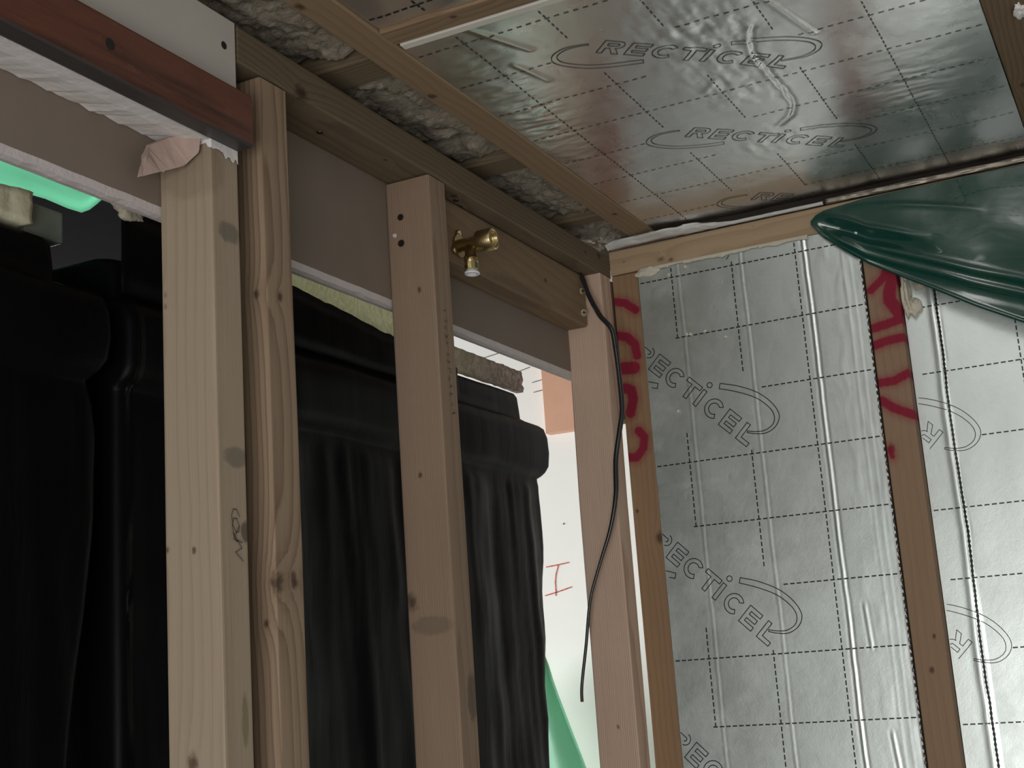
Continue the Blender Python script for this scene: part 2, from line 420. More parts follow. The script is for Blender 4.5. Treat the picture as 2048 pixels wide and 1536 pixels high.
stud3 = timber('stud', D, 0, -0.593, -0.550, 0.04, 2.214, 2, 'brown stud with two screw heads near its top, left of the brass fitting', 'stud',
    light=(0.44, 0.315, 0.222), dark=(0.245, 0.16, 0.105), seed=3, freq=360, pith=(0.11, 0.02), tilt=(0.003, 0.002), contrast=0.75, wob=0.007,
    knots=((-0.056, -0.593, 1.689, 0.0085), (-0.022, -0.593, 2.068, 0.0035), (-0.035, -0.593, 1.839, 0.003)),
    stains=((0, -0.560, 1.575, 0.01, 0.014, 0.03, 0.6, (0.07, 0.055, 0.04)), (-0.03, -0.593, 1.66, 0.03, 0.01, 0.012, 0.4, (0.09, 0.07, 0.05))))
def bend4(p):
    t = max(0.0, min(1.0, (p.z-1.88)/0.2)); return (0, 0.008*t*t*(3-2*t), 0)
stud4 = timber('stud', D-0.002, 0, -0.056, -0.012, 0.04, 2.217, 2, 'corner stud with combed straight grain behind the hanging cable', 'stud',
    light=(0.92, 0.68, 0.525), dark=(0.54, 0.35, 0.25), seed=4, bend=bend4, freq=330, pith=(0.13, 0.01), tilt=(0.004, 0.001), contrast=1.15, wob=0.007,
    knots=((-0.03, -0.056, 1.51, 0.003),))
outer = timber('stud', D, 0, -1.92, -1.877, 0.04, 2.117, 2, 'plain stud carrying the far left end of the red beam', 'stud', seed=5)
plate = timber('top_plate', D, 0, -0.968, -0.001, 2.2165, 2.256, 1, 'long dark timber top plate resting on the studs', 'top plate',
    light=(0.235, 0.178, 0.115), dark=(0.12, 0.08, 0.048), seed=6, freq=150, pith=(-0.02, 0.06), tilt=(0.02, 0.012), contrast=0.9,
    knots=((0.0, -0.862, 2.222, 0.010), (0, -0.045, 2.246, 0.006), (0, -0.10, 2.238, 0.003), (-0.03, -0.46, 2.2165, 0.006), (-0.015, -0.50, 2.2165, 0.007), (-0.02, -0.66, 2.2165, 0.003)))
sole = timber('sole_plate', D, 0, -1.92, -0.012, 0.0, 0.04, 1, 'timber sole plate on the floor under the studs', 'sole plate', seed=21)
noggin = timber('noggin', D, -0.025, -0.549, -0.0565, 2.130, 2.2155, 1, 'short brown noggin between two studs carrying the brass fitting', 'noggin',
    light=(0.36, 0.25, 0.155), dark=(0.20, 0.125, 0.07), seed=7, freq=75, pith=(0.05, 0.02), tilt=(0.015, 0.10), contrast=0.6, bev=0.006,
    knots=((-0.025, -0.205, 2.172, 0.004),), stains=((-0.03, -0.3, 2.13, 0.02, 0.12, 0.02, 0.5, (0.12, 0.075, 0.045)),))
screw(noggin, (-0.0225, -0.072, 2.185), (1, -0.9, -0.15), 0.0055)
screw(noggin, (-0.0225, -0.074, 2.149), (1, -0.9, -0.15), 0.0058)
screw(stud3, (-0.042, -0.5945, 2.166), (0, -1, 0), 0.0042, 'screw_dark')
screw(stud3, (-0.043, -0.5945, 2.132), (0, -1, 0), 0.0045, 'screw_dark')
obj('plaster_speck', *tube_data([(-0.0525, -0.5935, 2.1445), (-0.0525, -0.5955, 2.1445)], [0.0032, 0.002], 8), M['gypsum'], None).location = (0, 0, 0)
ps = bpy.data.objects['plaster_speck']; ps.parent = stud3; ps.location = -stud3.location
screw(plate, (-0.036, -0.775, 2.2163), (0, 0, -1), 0.0045, 'screw_dark')
screw(plate, (-0.020, -0.485, 2.2163), (0, 0, -1), 0.0045, 'screw_dark')
screw(plate, (-0.030, -0.868, 2.2163), (0.3, 0.3, -1), 0.0025, 'screw')

# red stained beam end and what it hides
beam = slab('red_beam', 0.0005, 0.020, -1.93, -0.974, 2.117, 2.171, M['red_beam'], bev=0.0018,
    label='dark red stained timber beam running along the top left', category='beam')
hole = obj('knot_hole', *tube_data([(0.0203, -1.170, 2.146), (0.0195, -1.170, 2.146)], 0.0055, 12), M['recess'])
hole.parent = beam; hole.location = -beam.location
board0 = slab('painted_board', -0.012, -0.0005, -1.93, -0.972, 2.120, 2.2565, M['painted'], bev=0.0008,
    label='off white painted board above the red beam', category='board')
hl = obj('screw_hole', *tube_data([(-0.0003, -0.990, 2.225), (-0.002, -0.990, 2.225)], 0.0042, 14), M['recess'])
hl.parent = board0; hl.location = -board0.location

# ------------------------------------------------------------------ plasterboard strip behind the studs
def ragged_board(name, y0, y1, zt, zb, xf, th, label, amp=0.0022, step=0.006, seed=0):
    n = int((y1-y0)/step); V = []; F = []
    zz = [zt, zt-(zt-zb)*0.5, zb+0.008]
    for i in range(n+1):
        y = y0+(y1-y0)*i/n
        j = amp*fbm(y*28+seed, seed, 0, 4)
        xb = 0.0015*fbm(y*40+seed+9, 0, 0, 3)
        for z in zz: V.append((xf, y, z+(j*0.2 if z == zz[2] else 0)))
        V.append((xf-0.0008, y, zb+j))
        V.append((xf-th*0.5+xb, y, zb-0.0015+j*0.5)); V.append((xf-th, y, zb-0.0005+j*0.1)); V.append((xf-th, y, zt))
    k = 7
    for i in range(n):
        a, b = i*k, (i+1)*k
        for q in range(k): F.append((a+q, b+q, b+(q+1) % k, a+(q+1) % k))
    F.append(tuple(range(k))); F.append(tuple(n*k+q for q in range(k))[::-1])
    org = Vector((xf, (y0+y1)/2, zb))
    V = [tuple(Vector(v)-org) for v in V]
    m = mesh(name, V, F, M['plaster_back']); m.materials.append(M['gypsum'])
    for i, p in enumerate(m.polygons):
        if i < n*k and i % k in (2, 3, 4): p.material_index = 1
    o = bpy.data.objects.new(name, m); o.location = org
    return link(o, None, label=label, cat='plasterboard')
ragged_board('plasterboard_strip', -1.93, -0.008, 2.40, 2.0555, D-0.0005, 0.014, 'grey brown plasterboard strip behind the studs with ragged white lower edge')
# plaster soffit between beam and plasterboard
def soffit():
    y0, y1 = -1.93, -0.976; n = 150; V = []; F = []
    for i in range(n+1):
        y = y0+(y1-y0)*i/n
        e = 0.0016*fbm(y*60, 3, 0, 4)
        on = 1 if y > -1.018 else 0
        V += [(-0.0005, y, 2.1165), (-0.020, y, 2.1185+e*0.5), (-0.040, y, 2.1235+e), (-0.0625, y, 2.130+e*1.5), (-0.0625, y, 2.16), (-0.0125, y, 2.16), (-0.0125, y, 2.1195), (-0.0005, y, 2.1195)]
    k = 8
    for i in range(n):
        a, b = i*k, (i+1)*k
        for q in range(k): F.append((a+q, a+(q+1) % k, b+(q+1) % k, b+q))
    F.append(tuple(range(k))[::-1]); F.append(tuple(n*k+q for q in range(k)))
    org = Vector((-0.03, -1.2, 2.12)); V = [tuple(Vector(v)-org) for v in V]
    return obj('plaster_soffit', V, F, M['white_plaster'], loc=org, label='white plaster fillet under the red beam', cat='plaster')
sof = soffit()
def ragged_patch(name, plane, c, pts_fn, th, mat, parent, n=60, seed=0):
    pass
# plaster drips over the head of the pale stud: ragged skirt on its two visible faces
V, F = [], []
path = [(-0.064+0.063*i/34, -1.0165) for i in range(35)]+[(0.0015, -1.0155+0.040*i/22) for i in range(23)]
for i, (x, y) in enumerate(path):
    d = 0.006+0.010*abs(fbm(x*70+y*90, 4.2, 1.0, 4))
    if i < 12: d += 0.006
    if 26 < i < 33: d *= 0.3
    if i > 44: d = d*0.8+0.003
    V += [(x, y, 2.119), (x, y, 2.1175-d), (x*0.97-0.0003, y+0.0010, 2.1165-d)]
for i in range(len(path)-1):
    a = i*3; b = a+3
    F += [(a, b, b+1, a+1), (a+1, b+1, b+2, a+2)]
sk = obj('plaster_drip', V, F, M['white_plaster'], sof); sk.location = -sof.location
# torn board flake hanging at the head of the pale stud
def flake(name, prof, y0, th, mat, label, n_org):
    bm = bmesh.new()
    vs_ = [bm.verts.new((x, y, z)) for (x, y, z) in prof]
    f = bm.faces.new(vs_)
    r = bmesh.ops.extrude_face_region(bm, geom=[f])
    for v in [g for g in r['geom'] if isinstance(g, bmesh.types.BMVert)]: v.co += Vector(th)
    bmesh.ops.subdivide_edges(bm, edges=bm.edges[:], cuts=4, use_grid_fill=True)
    bmesh.ops.triangulate(bm, faces=bm.faces[:])
    for v in bm.verts:
        v.co += Vector((0.0018, 0.0016, 0.0018))*fbm(v.co.x*90, v.co.y*90, v.co.z*90, 3)
        v.co -= Vector(n_org)
    bmesh.ops.recalc_face_normals(bm, faces=bm.faces[:])
    return from_bm(name, bm, mat, None, n_org, label=label, category='plaster flake')
fl = flake('torn_flake', [(-0.043, -1.062, 2.094), (-0.050, -1.058, 2.078), (-0.034, -1.020, 2.096), (-0.020, -1.018, 2.106), (-0.015, -1.018, 2.122), (-0.040, -1.030, 2.124), (-0.047, -1.052, 2.110)],
    0, (0.010, -0.004, -0.003), M['paper_flake'], 'pinkish torn plasterboard flake hanging at the head of the pale stud', Vector((-0.03, -1.04, 2.10)))

# ------------------------------------------------------------------ foil faced insulation boards
def glyphs():
    """outline polygons of the printed word, s along the baseline, h up (metres)"""
    H, t = 0.0300, 0.0066; P = []
    def add(pts, x=0): P.append([(x+a, b) for a, b in pts])
    def E(x, w=0.0240):
        m0, m1 = (H-t)/2, (H+t)/2
        add([(0, 0), (w, 0), (w, t), (t, t), (t, m0), (w*0.94, m0), (w*0.94, m1), (t, m1), (t, H-t), (w, H-t), (w, H), (0, H)], x)
    def Cc(x, w=0.0285):
        cx, cy = w*0.54, H/2; ro = H/2+0.0005; ri = ro-t
        o = [(cx+ro*0.96*math.cos(math.radians(a)), cy+ro*math.sin(math.radians(a))) for a in range(42, 320, 10)]
        i = [(cx+ri*0.96*math.cos(math.radians(a)), cy+ri*math.sin(math.radians(a))) for a in range(318, 38, -10)]
        add(o+i, x)
    # R
    w = 0.0265; k = []
    for a in range(90, -91, -15): k.append((w-0.0085+0.0085*math.cos(math.radians(a)), H-0.0088+0.0088*math.sin(math.radians(a))))
    add([(0, 0), (t, 0), (t, H-0.0176), (w*0.45, H-0.0176), (w-t*1.25, 0), (w, 0), (w*0.72, H-0.0176)]+k[::-1]+[(0, H)], -0.034)
    k = []
    for a in range(90, -91, -20): k.append((w-0.0085+0.0025*math.cos(math.radians(a)), H-0.0088+0.0028*math.sin(math.radians(a))))
    add([(t, H-0.0116), (t, H-0.006)]+k, -0.034)
    E(0); Cc(0.0300)
    add([(0.0110, 0), (0.0110+t, 0), (0.0110+t, H-t), (0.0284, H-t), (0.0284, H), (0, H), (0, H-t), (0.0110, H-t)], 0.0636)
    add([(0, 0), (t, 0), (t, H-0.001), (0, H-0.001)], 0.0955)
    P.append([(0.0990+0.0042*math.cos(2*math.pi*a/14), 0.0396+0.0042*math.sin(2*math.pi*a/14)) for a in range(14)])
    Cc(0.1125); E(0.149); add([(0, 0), (0.0225, 0), (0.0225, t), (t, t), (t, H), (0, H)], 0.184)
    outer_ = [(0.111, 0.0516), (0.136, 0.065), (0.1676, 0.0757), (0.196, 0.0766), (0.2165, 0.0693), (0.2234, 0.0537), (0.2185, 0.036), (0.205, 0.024), (0.194, 0.0178)]
    inner_ = [(0.1925, 0.0200), (0.2025, 0.0262), (0.2140, 0.0375), (0.2178, 0.0530), (0.2100, 0.0645), (0.194, 0.0690), (0.170, 0.0675), (0.1420, 0.0577), (0.1150, 0.0445)]
    sm = lambda L: [(p.x, p.y) for p in catmull([(a, b, 0) for a, b in L], 5)]
    sw = sm(outer_)+sm(inner_)
    P.append(sw); P.append([(2*0.0715-a, 2*0.018-b) for a, b in sw])
    return P
GLY = glyphs()
class Ink:
    """thin printed strokes laid on a board: to3(p,q) maps board coordinates to a point just proud of the foil"""
    def __init__(s, to3): s.V, s.F, s.to3 = [], [], to3
    def stroke(s, a, b, w, cut=0.02):
        d = math.hypot(b[0]-a[0], b[1]-a[1])
        if d < 1e-6: return
        n = max(1, int(d/cut)); ux, uy = (b[0]-a[0])/d, (b[1]-a[1])/d
        for i in range(n):
            p = (a[0]+(b[0]-a[0])*i/n, a[1]+(b[1]-a[1])*i/n); q = (a[0]+(b[0]-a[0])*(i+1)/n, a[1]+(b[1]-a[1])*(i+1)/n)
            e = w*0.35
            k = len(s.V)
            for (c, sx, sg) in ((p, -e, 1), (p, -e, -1), (q, e, -1), (q, e, 1)):
                s.V.append(s.to3(c[0]+ux*sx-uy*w/2*sg, c[1]+uy*sx+ux*w/2*sg))
            s.F.append((k, k+1, k+2, k+3))
    def poly(s, pts, w, clip):
        for a, b in zip(pts, pts[1:]+pts[:1]):
            if clip(*a) and clip(*b): s.stroke(a, b, w, 0.006)
def foil_board(name, p0, p1, q0, q1, to3, disp, mat, label, cols, rows, logos, ang, ink_w, inkmat, thick, dense=None, dp=0.003, dq=0.004, dash=(0.0055, 0.0045), edge=0.004, dashw=0.0019):
    """p,q board coordinates; to3(p,q,h): h metres proud of the board"""
    qs = []
    q = q0
    while q < q1-1e-6:
        qs.append(q); q += dq if (dense is None or q > dense) else 0.06
    qs.append(q1)
    nn = max(2, int((p1-p0)/dp)); psx = [p0+(p1-p0)*i/nn for i in range(nn+1)]
    V, F = [], []
    for q in qs:
        for p in psx: V.append(to3(p, q, disp(p, q)))
    w = len(psx)
    org = Vector(to3((p0+p1)/2, (q0+q1)/2, -thick))
    nrm = Vector(to3(p0, q0, 1))-Vector(to3(p0, q0, 0))
    flip = (Vector(to3(p1, q0, 0))-Vector(to3(p0, q0, 0))).cross(Vector(to3(p0, q1, 0))-Vector(to3(p0, q0, 0))).dot(nrm) < 0
    for j in range(len(qs)-1):
        for i in range(w-1):
            f = (j*w+i, j*w+i+1, (j+1)*w+i+1, (j+1)*w+i)
            F.append(f[::-1] if flip else f)
    o = empty(name, org, label=label, cat='insulation board')
    V = [tuple(Vector(v)-org) for v in V]
    obj('foil_face', V, F, mat, o, smooth=True)
    # foam core
    cs = [Vector(to3(a, b, h))-org for h in (-thick, -0.0025) for (a, b) in ((p0+0.001, q0+0.001), (p1-0.001, q0+0.001), (p1-0.001, q1-0.001), (p0+0.001, q1-0.001))]
    obj('foam_core', [tuple(c) for c in cs], [(0, 1, 2, 3), (4, 5, 6, 7), (0, 1, 5, 4), (1, 2, 6, 5), (2, 3, 7, 6), (3, 0, 4, 7)], M['foam'], o)
    t3 = lambda p, q: tuple(Vector(to3(p, q, disp(p, q)+0.0005))-org)
    ca, sa = math.cos(ang), math.sin(ang)
    ins = lambda p, q: p0+0.001 < p < p1-0.001 and q0+0.001 < q < q1-0.001
    def near(p, q):
        for (op, oq) in logos:
            s_ = (p-op)*ca+(q-oq)*sa; h_ = (-(p-op)*sa+(q-oq)*ca)*LOGO_UP[0]
            s2, h2 = s_-0.0715, h_-0.018
            c2, n2 = math.cos(0.16), math.sin(0.16)
            a_, b_ = s2*c2+h2*n2, -s2*n2+h2*c2
            if (a_/0.168)**2+(b_/0.062)**2 < 1: return True
        return False
    g = Ink(t3); per = dash[0]+dash[1]
    for c in cols:
        k = q0 if dense is None else max(q0, dense-0.1)
        while k < q1-dash[0]:
            if ins(c, k) and ins(c, k+dash[0]) and not near(c, k+dash[0]/2): g.stroke((c, k), (c, k+dash[0]), dashw)
            k += per
    for r in rows:
        k = p0+edge
        while k < p1-dash[0]:
            if ins(k, r) and not near(k+dash[0]/2, r) and (dense is None or r > dense-0.1): g.stroke((k, r), (k+dash[0], r), dashw)
            k += per
    obj('printed_grid', g.V, g.F, inkmat, o)
    for (op, oq) in logos:
        g = Ink(t3)
        for poly in GLY:
            pts = [(op+s_*ca-h_*LOGO_UP[0]*sa, oq+s_*sa+h_*LOGO_UP[0]*ca) for s_, h_ in poly]
            g.poly(pts, ink_w, ins)
        if g.F: obj('printed_logo', g.V, g.F, inkmat, o)
    return o
LOGO_UP = [1]
def ridge(d, w): return math.exp(-(d/w)**2)
# end wall, first bay
def dispA(x, z):
    h = 0.0
    wob = 0.0016*noise.noise(Vector((z*7, 0, 0)))+0.0006*noise.noise(Vector((z*40, 3, 0)))
    for (c, a, w) in ((0.1145, 0.00012, 0.0018), (0.219, 0.00014, 0.0018), (0.3195, 0.00055, 0.0018), (0.375, 0.00007, 0.0018), (0.386, 0.00007, 0.0018)):
        d = x-c-wob
        h += a*ridge(d, w)-a*0.7*ridge(d-2.0*w, w)-a*0.35*ridge(d+2.0*w, w)
    h += 0.00016*fbm(x*16, z*7, 1.3, 2)
    if x > 0.33: h += 0.00020*max(0, fbm(x*60, z*18, 7, 2))*min(1, (x-0.33)/0.02)
    # slanting scrape, dents
    for (ax, az, bx, bz, a) in ((0.11, 1.935, 0.20, 1.905, 0.0007), (0.068, 2.182, 0.10, 2.19, 0.0004), (0.23, 2.135, 0.275, 2.142, 0.0003), (0.05, 1.866, 0.16, 1.872, 0.0004), (0.05, 1.846, 0.09, 1.849, 0.0004), (0.345, 1.66, 0.348, 1.60, 0.0008), (0.362, 1.48, 0.366, 1.43, 0.0008)):
        px, pz = x-ax, z-az; bx -= ax; bz -= az
        t = max(0, min(1, (px*bx+pz*bz)/(bx*bx+bz*bz)))
        d = math.hypot(px-bx*t, pz-bz*t); h += 0.4*a*ridge(d, 0.002)-a*0.25*ridge(d-0.004, 0.002)
    return h
random.seed(3)
AX0, AX1 = 0.0465, 0.3992
foil_board('insulation_board', AX0, AX1, 0.05, 2.222, lambda x, z, h: (x, 0.001-h, z), dispA, M['foil_wall'],
    'silver foil insulation board between the two red sprayed wall studs', [0.1035, 0.2035, 0.305, 0.4005], [0.1*k for k in range(10, 23)],
    [(0.050, 2.058+0.3*k) for k in (1, 0, -1, -2)], math.radians(-45), 0.0013, M['print'], 0.06, dense=1.32, dp=0.0018)
bA = bpy.data.objects['insulation_board']
# saw cut edge of the foil beside the second wall stud
V, F = [], []; z = 1.30; i = 0
while z < 2.22:
    w = 0.0028+0.0012*(i % 2)+0.0006*random.random()
    V += [(0.3984, -0.0012, z), (0.3984+w, -0.0018, z)]
    if i: F.append((2*i-2, 2*i, 2*i+1, 2*i-1))
    z += 0.0042; i += 1
ce = obj('saw_cut_edge', [tuple(Vector(v)-bA.location) for v in V], F, M['cut_edge'], bA)
ek = Ink(lambda p, q: tuple(Vector((p, -0.0022, q))-bA.location)); z = 1.30
while z < 2.215:
    ek.stroke((0.4013, z), (0.4013, z+0.0046), 0.0016); z += 0.0105
obj('printed_edge', ek.V, ek.F, M['print'], bA)
# end wall, second bay: set back between its studs
BY = 0.028
def dispB(x, z):
    wob = 0.0022*noise.noise(Vector((z*6, 9, 0)))+0.0009*noise.noise(Vector((z*34, 4, 0)))
    d = x-0.4975+(z-2.1)*-0.006-wob
    h = 0.0010*ridge(d+0.006, 0.004)-0.0014*ridge(d, 0.0016)+0.00035*fbm(x*12, z*6, 5.3, 2)
    if x < 0.4975+0.0: h += 0.0012
    return h
LB = foil_board('insulation_board', 0.451, 0.803, 0.05, 2.222, lambda x, z, h: (x, BY-h, z), dispB, M['foil_wall'],
    'brighter silver foil insulation board at the right edge, set back behind its stud', [0.602, 0.702], [0.1*k-0.014 for k in range(10, 23)],
    [(0.458, 1.921+0.3*k) for k in (0, -1)], math.radians(135), 0.0010, M['print_grey'], 0.05, dense=1.32)
# dark lapped edge line down that board
V, F = [], []; z = 1.30; i = 0
while z < 2.20:
    x = 0.4975-(z-2.1)*-0.006+0.0022*noise.noise(Vector((z*6, 9, 0)))+0.0009*noise.noise(Vector((z*34, 4, 0)))
    w = 0.0011+0.0009*(i % 2)
    V += [(x-w, BY-dispB(x-w, z)-0.0006, z), (x+w, BY-dispB(x+w, z)-0.0006, z)]
    if i: F.append((2*i-2, 2*i, 2*i+1, 2*i-1))
    z += 0.0035; i += 1
obj('lap_line', [tuple(Vector(v)-LB.location) for v in V], F, M['print'], LB)
foil_board('insulation_board', 0.852, 2.59, 0.05, 2.222, lambda x, z, h: (x, 0.001-h, z), lambda x, z: 0.0006*fbm(x*9, z*6, 3, 2), M['foil_wall'],
    'wide plain foil insulation board to the right of the last wall stud', [], [], [], 0, 0.001, M['print'], 0.06, dp=0.05, dq=0.05)

# wall studs with sprayed red marks
R = 0.0075
strokes1 = [([(0.004, 2.178), (0.020, 2.173), (0.038, 2.158)], 0.0068), ([(0.003, 2.121), (0.019, 2.116), (0.031, 2.102), (0.033, 2.083)], R),
            ([(0.008, 2.066), (0.026, 2.064)], 0.0105), ([(0.008, 2.033), (0.018, 2.028), (0.020, 2.013), (0.013, 1.992)], 0.0085),
            ([(0.024, 1.961), (0.033, 1.950), (0.030, 1.933), (0.017, 1.919), (0.004, 1.921)], 0.0070)]
ws1 = timber('wall_stud', 0.002, 0.046, 0.0, 0.10, 0.04, 2.220, 2, 'wall stud in the corner sprayed with red curls', 'stud', bev=0.002,
    light=(0.43, 0.275, 0.155), dark=(0.27, 0.155, 0.08), seed=8, freq=120, pith=(0.05, 0.09), tilt=(0.008, 0.004), contrast=0.6,
    knots=((0.044, 0.0, 1.79, 0.0075), (0.010, 0, 1.835, 0.0028)), paint=strokes1)
strokes2 = [([(0.440, 2.150), (0.431, 2.134), (0.411, 2.119)], 0.0062), ([(0.446, 2.140), (0.438, 2.112), (0.436, 2.100), (0.447, 2.078)], 0.0095),
            ([(0.409, 2.061), (0.428, 2.064), (0.449, 2.068)], 0.0070), ([(0.407, 2.035), (0.425, 2.039), (0.449, 2.040)], 0.0068),
            ([(0.407, 1.978), (0.428, 1.978), (0.449, 1.986)], 0.0066), ([(0.407, 1.951), (0.422, 1.938), (0.449, 1.924)], 0.0068),
            ([(0.409, 1.880), (0.411, 1.868)], 0.0040)]
ws2 = timber('wall_stud', 0.4045, 0.450, 0.0, 0.10, 0.04, 2.220, 2, 'wall stud barred with red spray paint under the green sheet', 'stud', bev=0.002,
    light=(0.44, 0.29, 0.185), dark=(0.30, 0.18, 0.105), seed=9, freq=110, pith=(0.06, 0.10), tilt=(0.006, 0.003), contrast=0.45,
    knots=((0.411, 0, 1.879, 0.006), (0.436, 0, 1.609, 0.003), (0.427, 0, 1.563, 0.0038)), paint=strokes2, pcol=(0.24, 0.003, 0.028))
ws3 = timber('wall_stud', 0.805, 0.850, 0.0, 0.10, 0.04, 2.220, 2, 'plain wall stud right of the bright foil board', 'stud', seed=10)
timber('sole_plate', 0.002, 2.59, 0.0, 0.10, 0.0, 0.04, 0, 'timber sole plate on the floor under the foil wall', 'sole plate', seed=22)
endplate = timber('wall_plate', 0.001, 2.59, -0.0015, 0.10, 2.2225, 2.2635, 0, 'pale knotty wall plate along the top of the foil wall', 'wall plate', bev=0.003,
    light=(0.66, 0.49, 0.31), dark=(0.40, 0.26, 0.145), seed=11, freq=95, pith=(0.02, -0.01), tilt=(0.02, -0.012), contrast=0.7,
    knots=((0.090, 0.0, 2.233, 0.006), (0.105, 0.0, 2.229, 0.004), (0.026, 0.0, 2.241, 0.0022), (0.245, 0, 2.254, 0.002)))

# ------------------------------------------------------------------ ceiling: joists, foil boards, mineral wool
j1 = timber('ceiling_joist', 0.042, 0.085, -3.39, -0.002, FOILZ, 2.43, 1, 'long ceiling joist between the mineral wool and the foil ceiling', 'joist', bev=0.003,
    light=(0.43, 0.30, 0.185), dark=(0.26, 0.165, 0.092), seed=12, freq=85, pith=(0.015, -0.01), tilt=(0.012, 0.010), contrast=0.6,
    knots=((0.052, -0.665, FOILZ, 0.0065), (0.066, -0.130, FOILZ, 0.005), (0.05, -0.93, FOILZ, 0.006)))
j2 = timber('ceiling_joist', 0.662, 0.706, -3.39, -0.002, FOILZ, 2.43, 1, 'dark ceiling joist at the top right corner', 'joist', bev=0.003,
    light=(0.30, 0.21, 0.125), dark=(0.16, 0.10, 0.055), seed=13, knots=((0.68, -0.26, FOILZ, 0.007),))
xb = timber('ceiling_noggin', 0.0855, 0.6615, -0.834, -0.802, FOILZ, 2.40, 0, 'short cross timber between joists beside the white batten', 'noggin', bev=0.002,
    light=(0.43, 0.30, 0.185), dark=(0.26, 0.16, 0.09), seed=14, freq=110, knots=((0.170, -0.822, FOILZ, 0.004), (0.24, -0.829, FOILZ, 0.006)))
slab('white_batten', 0.090, 0.6600, -0.8005, -0.7890, FOILZ-0.0015, 2.35, M['white_batten'], bev=0.001, label='thin white batten edging the foil ceiling board', cat='batten')
def dispC(x, y):
    h = 0.0007*fbm(x*14, y*14, 2.2, 3)
    crack = [(0.429, -0.610), (0.422, -0.590), (0.411, -0.549), (0.412, -0.487), (0.415, -0.414), (0.413, -0.373), (0.400, -0.338), (0.380, -0.317)]
    best = 9; sgn = 1
    for (a, b), (c, d) in zip(crack, crack[1:]):
        bx, by = c-a, d-b; t = max(0, min(1, ((x-a)*bx+(y-b)*by)/(bx*bx+by*by)))
        ex, ey = x-a-bx*t, y-b-by*t; dd = math.hypot(ex, ey)
        if dd < best: best = dd; sgn = 1 if (bx*ey-by*ex) > 0 else -1
    sd = best*sgn+0.002*noise.noise(Vector((x*60, y*60, 0)))
    h += 0.0012*ridge(sd-0.002, 0.0030)-0.0020*ridge(sd+0.002, 0.0026)
    for (ax, ay, bx, by, a) in ((0.455, -0.70, 0.486, -0.556, 0.0016), (0.167, -0.786, 0.202, -0.704, 0.0015), (0.17, -0.68, 0.185, -0.62, 0.0010), (0.33, -0.475, 0.352, -0.50, 0.0008)):
        px, py = x-ax, y-ay; ux, uy = bx-ax, by-ay
        t = max(0, min(1, (px*ux+py*uy)/(ux*ux+uy*uy))); d = math.hypot(px-ux*t, py-uy*t); h += a*ridge(d, 0.0045)
    k = math.exp(-(((x-0.38)/0.06)**2+((y+0.63)/0.10)**2))+0.7*math.exp(-(((x-0.375)/0.05)**2+((y+0.47)/0.06)**2))+0.5*math.exp(-(((x-0.36)/0.06)**2+((y+0.27)/0.05)**2))
    if k > 0.02: h += 0.0018*k*fbm(x*70, y*30, 8.1, 3)
    k2 = math.exp(-(((x-0.55)/0.05)**2+((y+0.30)/0.10)**2))+math.exp(-(((x-0.13)/0.04)**2+((y+0.55)/0.25)**2))
    if k2 > 0.02: h += 0.0011*k2*fbm(x*30, y*90, 4.4, 2)
    return h
LOGO_UP[0] = -1
foil_board('ceiling_board', 0.0858, 0.6612, -0.7885, -0.0015, lambda x, y, h: (x, y, FOILZ+0.002-h), dispC, M['foil_ceiling'],
    'large wrinkled silver foil board overhead in the ceiling', [0.1475+0.1005*k for k in range(5)], [-0.660+0.0985*k for k in range(7)]+[-0.7585],
    [(0.285, -0.630+0.299*k) for k in (0, 1, 2)], math.radians(45), 0.0013, M['print_faint'], 0.05, dp=0.003, dq=0.003, dash=(0.0050, 0.0062), dashw=0.0017)
foil_board('ceiling_board', 0.0858, 0.6612, -3.39, -0.835, lambda x, y, h: (x, y, FOILZ+0.004-h), lambda x, y: 0.0016*fbm(x*18, y*18, 6.2, 3) if y > -1.3 else 0.0, M['foil_ceiling'],
    'dark reflecting foil board beyond the cross timber at the top', [0.1475+0.1005*k for k in range(5)], [-0.86-0.0985*k for k in range(5)],
    [], math.radians(45), 0.0012, M['print'], 0.05, dense=-1.30, dp=0.008, dq=0.008, dashw=0.0022)
foil_board('ceiling_board', 0.7065, 2.59, -3.39, -0.002, lambda x, y, h: (x, y, FOILZ+0.002-h), lambda x, y: 0.0012*fbm(x*6, y*6, 2, 2), M['foil_ceiling'],
    'wide foil ceiling board right of the dark joist', [], [], [], 0, 0.001, M['print'], 0.05, dp=0.05, dq=0.05)
LOGO_UP[0] = 1
